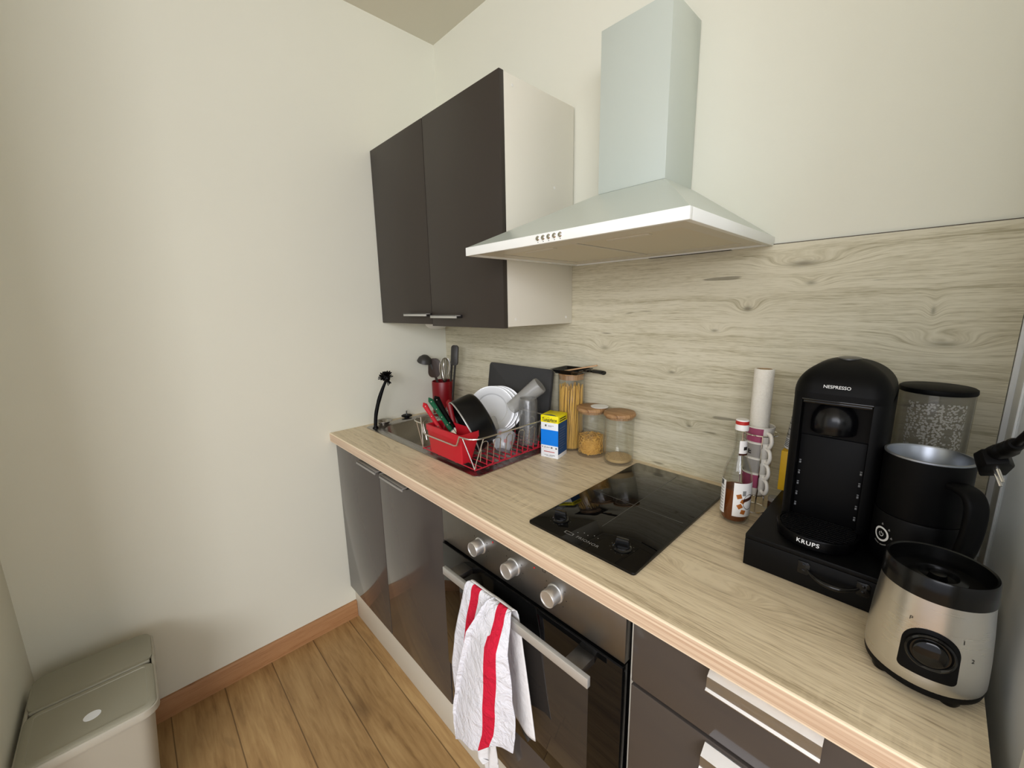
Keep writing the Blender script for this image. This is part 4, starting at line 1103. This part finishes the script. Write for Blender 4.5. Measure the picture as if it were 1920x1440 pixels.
# ------------------------------------------------------------------ coffee machine
MX = 1.6190; Z0 = DZ1+.0003
t = thing('coffee_machine', 'matt black domed capsule coffee machine on the black drawer box', 'coffee machine', (MX, -.18, Z0))
def plan(sx, sy, z, yf=-.268, yb=-.104, hw=.0715, y0=None, n=10):
    """D shaped plan: rounded front, nearly square back"""
    pts = rrect(-hw, yf, hw, yb, .032, n); cy = (yf+yb)/2
    # rounder front
    out_ = []
    for x, y in pts: out_.append((MX+x*sx, cy+(y-cy)*sy, z))
    return out_
HZ = 1.2440
# body with recessed front: side wings + back block
c = MB()
wl = [(MX-.0715, -.104), (MX-.0715, -.236), (MX-.0690, -.252), (MX-.0620, -.2625), (MX-.0535, -.2645), (MX-.0525, -.2440), (MX+.0485, -.2440), (MX+.0495, -.2645), (MX+.0580, -.2635), (MX+.0665, -.255), (MX+.0715, -.238), (MX+.0715, -.104)]
c.prism(wl, Z0, HZ-.001, .001)
bd2 = obj('body', c, M['mattblack'], t, smooth=45)
rings = []
for q in range(15):
    a_ = (q/14)*PI/2; s_ = max(.02, math.cos(a_)**1.0); rings.append(plan(s_, s_, HZ+.0600*math.sin(a_)))
rings = [plan(1, 1, HZ-.012, -.270)]+[plan(1, 1, HZ-.002, -.270)]+[plan(1.0, 1.0, r_[0][2], -.270) if i == 0 else r_ for i, r_ in enumerate(rings)]
hdm = obj('head', MB().loft(rings), M['mattblack'], t, smooth=60)
obj('head_lever', MB().box(MX-.054, -.2690, HZ-.0160, MX+.050, -.2480, HZ-.0122, .001).box(MX-.052, -.2650, HZ-.0215, MX+.048, -.2445, HZ-.0165, .001), M['glossblack'], t)
obj('top_button', MB().lathe([(0, 0), (.018, -.002), (.018, .0008), (.015, .0016), (0, .0018)], (MX, -.186, HZ+.0590), seg=28, sy=1.4), plain('brushed_dark_lever', srgb(105, 105, 104), .35, .6), t)
# spout dome
c = MB(); prof = [(1, 0.)]+[(math.cos(i*PI/2/9), math.sin(i*PI/2/9)) for i in range(1, 9)]+[(0, 1)]
c.T = Matrix.Translation((MX-.004, -.246, 1.1880)) @ Matrix.Diagonal((.0350, .034, .0400, 1))
c.lathe([(0, -.50), (.93, -.50), (.985, -.44)]+prof, seg=36)
obj('spout_dome', c, plain('spout_black', (.004, .004, .005), .24, spec=.45), t)
obj('nozzle', MB().lathe([(0, -.004), (.004, -.004), (.004, .003), (0, .003)], (MX-.004, -.262, 1.1680), seg=12), M['glossblack'], t)
obj('lower_front', MB().box(MX-.0520, -.2475, Z0, MX+.0480, -.2430, 1.1560, .001), M['mattblack'], t)
# small moulded notches along both edges, their grey paints in the highlights they catch
c = MB()
for sgn, xx in ((-1, MX-.0480), (1, MX+.0445)):
    for q in range(5):
        z_ = 1.006+q*.0225
        c.box(xx-.0016, -.2487, z_, xx+.0016, -.2472, z_+.0042, .0004); c.box(xx-.0016, -.2485, z_+.0055, xx+.0016, -.2472, z_+.0078, .0004)
obj('edge_notch_highlights', c, plain('notch_highlight', srgb(120, 122, 124), .4), t)
obj('round_port', MB().lathe([(0, 0), (.0045, 0), (.0045, .0012), (0, .0012)], (0, 0, 0), 18), M['deepblack'], t, 'L') if False else None
# drip tray
TX, TY, TR, TRY = 1.6150, -.2830, .0640, .0620
obj('drip_tray', MB().lathe([(0, Z0), (.90, Z0), (.97, Z0+.004), (1.0, Z0+.0215), (.985, Z0+.024), (.93, Z0+.024), (.92, Z0+.0215), (0, Z0+.0215)], (TX, TY, 0), seg=60, sx=TR, sy=TRY), M['deepblack'], t)
c = MB()
for q in range(15):
    y = TY-TRY*.88+2*TRY*.88*q/14; hw = TR*.90*math.sqrt(max(0, 1-((y-TY)/(TRY*.92))**2))
    if y > -.2475: continue
    c.box(TX-hw, y-.0010, Z0+.0210, TX+hw, y+.0010, Z0+.0246, .0003)
for q in range(19):
    x = TX-TR*.88+2*TR*.88*q/18; hl = TRY*.90*math.sqrt(max(0, 1-((x-TX)/(TR*.92))**2))
    y1_ = min(TY+hl, -.2478)
    if y1_ > TY-hl: c.box(x-.0006, TY-hl, Z0+.0210, x+.0006, y1_, Z0+.0240, .0002)
obj('drip_grid', c, M['mattblack'], t)
# lettering
def head_fn(x, y): return (MX+x, -.2706-.0002+max(0, y+.0)*.0, 0)
def headpt(x, y):
    z = HZ+.0125+y
    a_ = math.asin(min(1, max(0, (z-HZ)/.0600))); s_ = math.cos(a_)**1.0; cy = (-.268-.104)/2
    hw, hy = .0715, .082
    yy = cy-hy*s_-.0008
    return (MX+x, yy, z)
obj('lettering', textmb('NESPRESSO', .0080, lambda x, y: headpt(x-.004, y), bold=.00006, spacing=.98), M['white'], hdm, smooth=0)
def trayfn(x, y):
    a_ = -PI/2+x/.064+.02; k_ = 1.012-.06*0
    return (TX+TR*k_*math.cos(a_), TY+TRY*k_*math.sin(a_), Z0+.0150+y)
obj('brand_lettering', textmb('KRUPS', .0108, lambda x, y: trayfn(x-.004, y), bold=.0002, spacing=1.15), M['white'], t, smooth=0)
# water tank at the back right
WX, WY = 1.7415, -.0740
wt_ = obj('water_tank', MB().lathe([(0, .0005), (.050, .0005), (.0525, .004), (.0525, .270), (.0505, .270), (.0505, .006), (0, .004)], (WX, WY, Z0), seg=52), M['tank'], t, label='clear plastic water tank with condensation')
obj('tank_lid', MB().lathe([(0, .2702), (.0530, .2702), (.0540, .2730), (.0535, .2790), (.0500, .2815), (0, .2825)], (WX, WY, Z0), seg=52), M['mattblack'], wt_, label='round black tank lid')
dr = MB(); dr.grid(lambda u, v: (WX+.0500*math.cos(-2.35+1.75*u), WY+.0500*math.sin(-2.35+1.75*u), Z0+.150+.105*v), 30, 10)
obj('condensation', dr, M['drops'], wt_)
obj('tank_arm', MB().box(MX+.060, -.128, Z0, WX-.046, -.106, Z0+.020, .002), M['mattblack'], t)

# ------------------------------------------------------------------ milk frother jug
JX, JY = 1.7435, -.2500
t = thing('milk_frother', 'black electric milk frother jug standing behind the blender base', 'milk frother', (JX, JY, DZ1+.0003))
b = obj('power_base', MB().lathe([(0, 0), (.0545, 0), (.0560, .003), (.0560, .084), (.0545, .0875), (0, .0875)], seg=56), M['mattblack'], t, 'L')
j = obj('jug', MB().lathe([(0, .0880), (.0535, .0880), (.0545, .091), (.0545, .186), (.0550, .191), (.0545, .193), (.0515, .192), (.0505, .186), (.0500, .098), (0, .096)], seg=56), [M['mattblack']], t, 'L')
obj('liner', MB().lathe([(.0550, .1905), (.0549, .1932), (.0520, .1934), (.0500, .190), (.0492, .101), (0, .0985)], seg=56), M['jugin'], j, 'L', label='steel inner liner')
HA = -.90
def hpt(r, z): return (r*math.cos(HA), r*math.sin(HA), z)
hp = [hpt(.052, .160), hpt(.066, .1615), hpt(.080, .158), hpt(.0885, .146), hpt(.0910, .128), hpt(.0905, .105), hpt(.0875, .080), hpt(.082, .060), hpt(.072, .050)]
a = MB(); P_ = catmull(hp, 5)
rings = []
tv = Vector((-math.sin(HA), math.cos(HA), 0))
for i, p in enumerate(P_):
    tg = (P_[min(i+1, len(P_)-1)]-P_[max(i-1, 0)]).normalized(); nn = tg.cross(tv).normalized()
    rings.append([p+tv*x+nn*y for x, y in rrect(-.0140, -.0062, .0140, .0062, .0045, 3)])
a.loft(rings)
obj('handle', a, M['mattblack'], j, 'L')
# power ring, icons and wording on the base front
BA = -2.36; BR = .0563
def basefn(x, y): 
    aa = BA+x/BR; return (BR*math.cos(aa), BR*math.sin(aa), .0490+y)
rg = MB()
for i in range(40):
    t0, t1 = 2*PI*i/40, 2*PI*(i+1)/40
    rg.f([rg.v(basefn(r_*math.cos(th), r_*math.sin(th))) for r_, th in ((.0128, t0), (.0128, t1), (.0096, t1), (.0096, t0))])
rb_ = obj('power_ring', rg, M['white'], b, 'L', recalc=False, label='white power ring')
ic = MB()
for i in range(3, 24):
    t0, t1 = PI/2+2*PI*i/26-.1, PI/2+2*PI*(i+1)/26-.1
    ic.f([ic.v(basefn(r_*math.cos(th), r_*math.sin(th))) for r_, th in ((.0042, t0), (.0042, t1), (.0031, t1), (.0031, t0))])
ic.f([ic.v(basefn(x, y)) for x, y in ((-.0005, .0005), (.0005, .0005), (.0005, .0048), (-.0005, .0048))])
obj('power_symbol', ic, M['white'], b, 'L', recalc=False)
dpi = MB()
for (cx_, cy_) in ((.0, .0185), (.0120, .0130), (.0168, 0)):
    dpi.f([dpi.v(basefn(cx_+x, cy_+y)) for x, y in ((-.0016, -.0016), (.0016, -.0016), (.0014, .0004), (0, .0026), (-.0014, .0004))])
obj('symbols', dpi, M['lightgrey'], b, 'L', recalc=False)
wd = MB()
for i in range(14):
    if i in (6,): continue
    t0, t1 = -PI/2-.62+1.24*i/14, -PI/2-.62+1.24*(i+.9)/14
    wd.f([wd.v(basefn(r_*math.cos(th), r_*math.sin(th))) for r_, th in ((.0195, t0), (.0195, t1), (.0175, t1), (.0175, t0))])
obj('curved_print', wd, M['lightgrey'], b, 'L', recalc=False)

# ------------------------------------------------------------------ blender base
QX, QY = 1.7680, -.4490
t = thing('kitchen_blender', 'brushed steel blender motor base with black dial at the right end of the worktop', 'blender', (QX, QY, .9003))
obj('foot_ring', MB().lathe([(0, .0085), (.0535, .0085), (.0580, .0105), (.0592, .015), (.0590, .020), (0, .020)], seg=60), M['mattblack'], t, 'L')
for q in range(4):
    a_ = PI/4+q*PI/2-.15
    obj('foot', MB().lathe([(0, 0), (.009, 0), (.011, .0035), (.0125, .0120), (0, .0120)], (.0455*math.cos(a_), .043*math.sin(a_), 0), seg=20), M['deepblack'], t, 'L')
hs_ = [(.0590, .0195), (.0602, .024), (.0602, .032), (.0592, .060), (.0570, .095), (.0545, .125), (.0535, .138)]
hsg = obj('housing', MB().lathe([(0, .0195)]+hs_+[(0, .138)], seg=72), M['blender'], t, 'L', label='brushed steel housing')
obj('collar', MB().lathe([(.0530, .1375), (.0545, .1385), (.0540, .150), (.0532, .166), (.0520, .168), (.0495, .167), (.0480, .158), (.0465, .146), (.030, .144), (.028, .150), (.020, .152), (.018, .146), (.010, .145), (.008, .153), (0, .154)], seg=60), plain('collar_black', (.004, .004, .004), .22, spec=.4), t, 'L')
def hrad(z):
    for (r0, z0_), (r1, z1_) in zip(hs_, hs_[1:]):
        if z <= z1_: return r0+(r1-r0)*(z-z0_)/(z1_-z0_)
    return hs_[-1][0]
DA = -1.52
def dialfn(x, y, off=0.):
    z = .071+y; r_ = hrad(z)+off; aa = DA+x/.0585; return (r_*math.cos(aa), r_*math.sin(aa), z)
# dark rounded fascia
pg = [(-.0265, -.0335), (.0265, -.0335)]
out_ = []
for i in range(14): out_.append((-.0215+.043*i/14, -.0345))
for i in range(7): out_.append((.0215+.006*math.cos(-PI/2+PI/2*i/6), -.0285+.006*math.sin(-PI/2+PI/2*i/6)))
for i in range(25): out_.append((.0275*math.cos(PI*i/24), .0045+.0265*math.sin(PI*i/24)))
for i in range(7): out_.append((-.0215+.006*math.cos(PI+PI/2*i/6), -.0285+.006*math.sin(PI+PI/2*i/6)))
fm = MB(); n_ = len(out_)
for k_ in range(6):
    s0, s1 = k_/6, (k_+1)/6
    for i in range(n_):
        j2 = (i+1) % n_
        fm.f([fm.v(dialfn(out_[i][0]*s0, out_[i][1]*s0, .0014)), fm.v(dialfn(out_[j2][0]*s0, out_[j2][1]*s0, .0014)), fm.v(dialfn(out_[j2][0]*s1, out_[j2][1]*s1, .0014 if k_ < 5 else .0004)), fm.v(dialfn(out_[i][0]*s1, out_[i][1]*s1, .0014 if k_ < 5 else .0004))]) if k_ else fm.f([fm.v(dialfn(0, 0, .0014)), fm.v(dialfn(out_[i][0]*s1, out_[i][1]*s1, .0014)), fm.v(dialfn(out_[j2][0]*s1, out_[j2][1]*s1, .0014))])
fs_ = obj('fascia', fm, M['mattblack'], t, 'L', weld=True)
ctr_ = Vector(dialfn(0, .002, .0)); nrm_ = Vector((math.cos(DA), math.sin(DA), .03)).normalized()
a = MB(); a.T = Matrix.Translation(ctr_) @ frame(nrm_, (0, 0, 1)).to_4x4()
a.lathe([(.0235, -.006), (.0235, .0035), (.0215, .0050), (.0200, .0040), (.0185, .0025), (.0165, .0025), (.0160, .0060), (.0140, .0072), (0, .0072)], seg=48)
obj('dial', a, M['glossblack'], fs_, 'L')
for s_, x, y in (('P', -.0225, .036), ('1', .0285, .0265), ('2', .0405, .003), ('0', .012, .0400)):
    if s_ == '0': continue
    obj('mark', textmb(s_, .0075, lambda a_, b_: dialfn(x+a_, y+b_, .0003)), M['ink'], hsg, 'L', smooth=0)

# ------------------------------------------------------------------ boxes and measuring cup behind the machine
t = thing('tea_box', 'narrow ochre yellow carton standing on the back left of the drawer box', 'box', (1.5165, -.0950, DZ1+.0003))
obj('carton', MB().box(-.0095, 0, 0, .0095, .068, .0980, .0006), M['yellow2'], t, 'L')
sp3 = MB()
for q in range(3): sp3.box(.0096, .008, .02+q*.026, .0099, .05, .03+q*.026)
obj('side_print', sp3, M['palegreen'], t, 'L')
t = thing('carton', 'pale green carton between the yellow box and the coffee machine', 'box', (1.5380, -.0900, DZ1+.0003))
obj('carton', MB().box(-.0113, 0, 0, .0265, .064, .0975, .0006), M['palegreen'], t, 'L')
t = thing('measuring_cup', 'clear printed measuring cone standing upside down behind the coffee machine', 'measuring cup', (1.5380, -.0530, DZ1+.0990))
obj('cup', MB().lathe([(.0335, 0), (.0345, 0), (.0140, .182), (0, .184), (0, .182), (.0130, .180), (.0335, 0)], seg=40), glassmat('cone_plastic', (.88, .88, .87), .1, 1., .5, (.80, .80, .80)), t, 'L')
obj('white_base_band', MB().lathe([(.0347, .001), (.0318, .026), (.0319, .0265), (.0348, .001)], seg=40), M['boxwhite'], t, 'L')
pm = MB()
for q in range(10):
    z_ = .034+q*.0135; r_ = .0345-(.0345-.014)*z_/.182+.0004
    pm.grid(lambda u, v: (r_*math.cos(-2.9+(.5+.4*(q % 2))*u), r_*math.sin(-2.9+(.5+.4*(q % 2))*u), z_+.0022*v), 6, 1)
for q in range(5):
    z_ = .006+q*.004; r_ = .0345-(.0345-.014)*z_/.182+.0005
    pm.grid(lambda u, v: (r_*math.cos(-2.8+.9*u), r_*math.sin(-2.8+.9*u), z_+.0018*v), 6, 1)
obj('printed_scale', pm, M['ink'], t, 'L', recalc=False)
rp = MB(); r_ = .0345-.0205*.095/.182+.0006
rp.grid(lambda u, v: (r_*math.cos(-2.1+.4*u), r_*math.sin(-2.1+.4*u), .092+.007*v), 4, 1)
obj('red_print', rp, M['capred'], t, 'L', recalc=False)

# ------------------------------------------------------------------ hanging mains plug
t = thing('power_plug', 'black two-pin mains plug hanging on its cable in front of the glass screen', 'plug', (1.800, -.395, 1.207))
a = MB(); pdir = Vector((.05, -.55, .30)).normalized()
P0, P1 = Vector((1.7990, -.330, 1.178)), Vector((1.8010, -.455, 1.235))
R_ = frame(Vector((.30, -.52, -.75)), (P1-P0)); 
a.T = Matrix.Translation((1.8000, -.385, 1.1960)) @ R_.to_4x4()
a.prism([(-.026, -.012), (.010, -.016), (.026, -.010), (.026, .010), (.010, .016), (-.026, .012)], -.014, .008, .003)
obj('body', a, M['mattblack'], t)
a = MB(); a.tube(catmull([(1.7985, -.355, 1.198), (1.8005, -.400, 1.217), (1.8030, -.450, 1.236), (1.8040, -.480, 1.250)], 5), [.0105]*6+[.0095]*5+[.0075]*4+[.006], 12)
for q in range(5):
    p = Vector((1.8012+.0006*q, -.425-.011*q, 1.2265+.0047*q)); d_ = Vector((.01, -.9, .42)).normalized()
    a.tube([p-d_*.002, p+d_*.002], .0092-.0006*q, 12)
obj('strain_relief', a, M['mattblack'], t)
pins = MB(); zd = R_ @ Vector((0, 0, 1)); xd = R_ @ Vector((1, 0, 0))
for s_ in (-1, 1):
    b0 = Vector((1.8000, -.385, 1.1960))+xd*(.0095*s_+.004)+zd*.008
    pins.tube([b0-zd*.002, b0+zd*.019], [.0022, .0020], 10)
obj('pins', pins, M['chrome'], t, label='two steel pins')
obj('cable', MB().tube(catmull([(1.8040, -.478, 1.249), (1.8060, -.520, 1.272), (1.8100, -.580, 1.310), (1.8200, -.680, 1.360), (1.8450, -.780, 1.40), (1.90, -.86, 1.40)], 8), .0038, 10), M['mattblack'], t)

# ------------------------------------------------------------------ beyond the glass screen
sc_ = obj('side_counter', MB().box(1.878, -.60, .862, 2.35, -.003, .90, .002).box(1.878, -.57, .0005, 2.35, -.003, .862), M['top'])
tag(sc_, 'pale wooden side counter beyond the glass screen', 'counter')
t = thing('storage_tub', 'frosted plastic tub standing behind the glass screen', 'tub', (1.985, -.300, .9003))
obj('tub', MB().lathe([(0, 0), (.080, 0), (.088, .006), (.100, .118), (.106, .120), (.106, .140), (.102, .140), (.100, .122), (.096, .116), (.084, .008), (0, .006)], seg=48), M['frostbin'], t, 'L')

# ------------------------------------------------------------------ camera
cam = bpy.data.cameras.new('camera'); co = bpy.data.objects.new('camera', cam); COL.objects.link(co)
yaw, pitch, roll = .8094, -.1879, -.0176
cyw, syw = math.cos(yaw), math.sin(yaw)
fwd = Vector((-syw*math.cos(pitch), cyw*math.cos(pitch), math.sin(pitch)))
r0 = Vector((cyw, syw, 0)); u0 = r0.cross(fwd)
r1 = math.cos(roll)*r0+math.sin(roll)*u0; u1 = -math.sin(roll)*r0+math.cos(roll)*u0
co.matrix_world = Matrix.Translation((1.7267, -1.1845, 1.4097)) @ Matrix((r1, u1, -fwd)).transposed().to_4x4()
cam.sensor_width = 36.; cam.lens = 757.4486/1920*36; cam.clip_start = .02
SC.camera = co

# ------------------------------------------------------------------ light
wd_ = bpy.data.worlds.new('daylight'); SC.world = wd_; wd_.use_nodes = True
bg = wd_.node_tree.nodes['Background']; bg.inputs[0].default_value = (.94, .965, 1.06, 1); bg.inputs[1].default_value = .85
def area(name, loc, target, sx, sy, power, col):
    l = bpy.data.lights.new(name, 'AREA'); l.shape = 'RECTANGLE'; l.size = sx; l.size_y = sy; l.energy = power; l.color = col
    o = bpy.data.objects.new(name, l); COL.objects.link(o)
    d_ = Vector(target)-Vector(loc); o.matrix_world = Matrix.Translation(loc) @ d_.to_track_quat('-Z', 'Y').to_matrix().to_4x4()
area('window_light', (4.1, -3.5, 2.25), (.5, 0, 1.0), 1.9, 1.7, 88, (.97, .985, 1.05))
area('back_wall_fill_light', (2.1, -3.3, 2.25), (1.0, 0, 1.0), 1.7, 1.4, 30, (.97, .985, 1.05))  # added fill lamp, lifts the right part of the back wall
area('side_window_light', (3.7, -.9, 1.7), (.6, -.5, 1.2), 1.2, 1.4, 5, (.985, .985, 1.04))
SC.view_settings.view_transform = 'Standard'; SC.view_settings.look = 'None'; SC.view_settings.exposure = .19; SC.view_settings.gamma = .92
SC.cycles.use_denoising = True
SC.cycles.max_bounces = 12; SC.cycles.transparent_max_bounces = 24; SC.cycles.glossy_bounces = 6
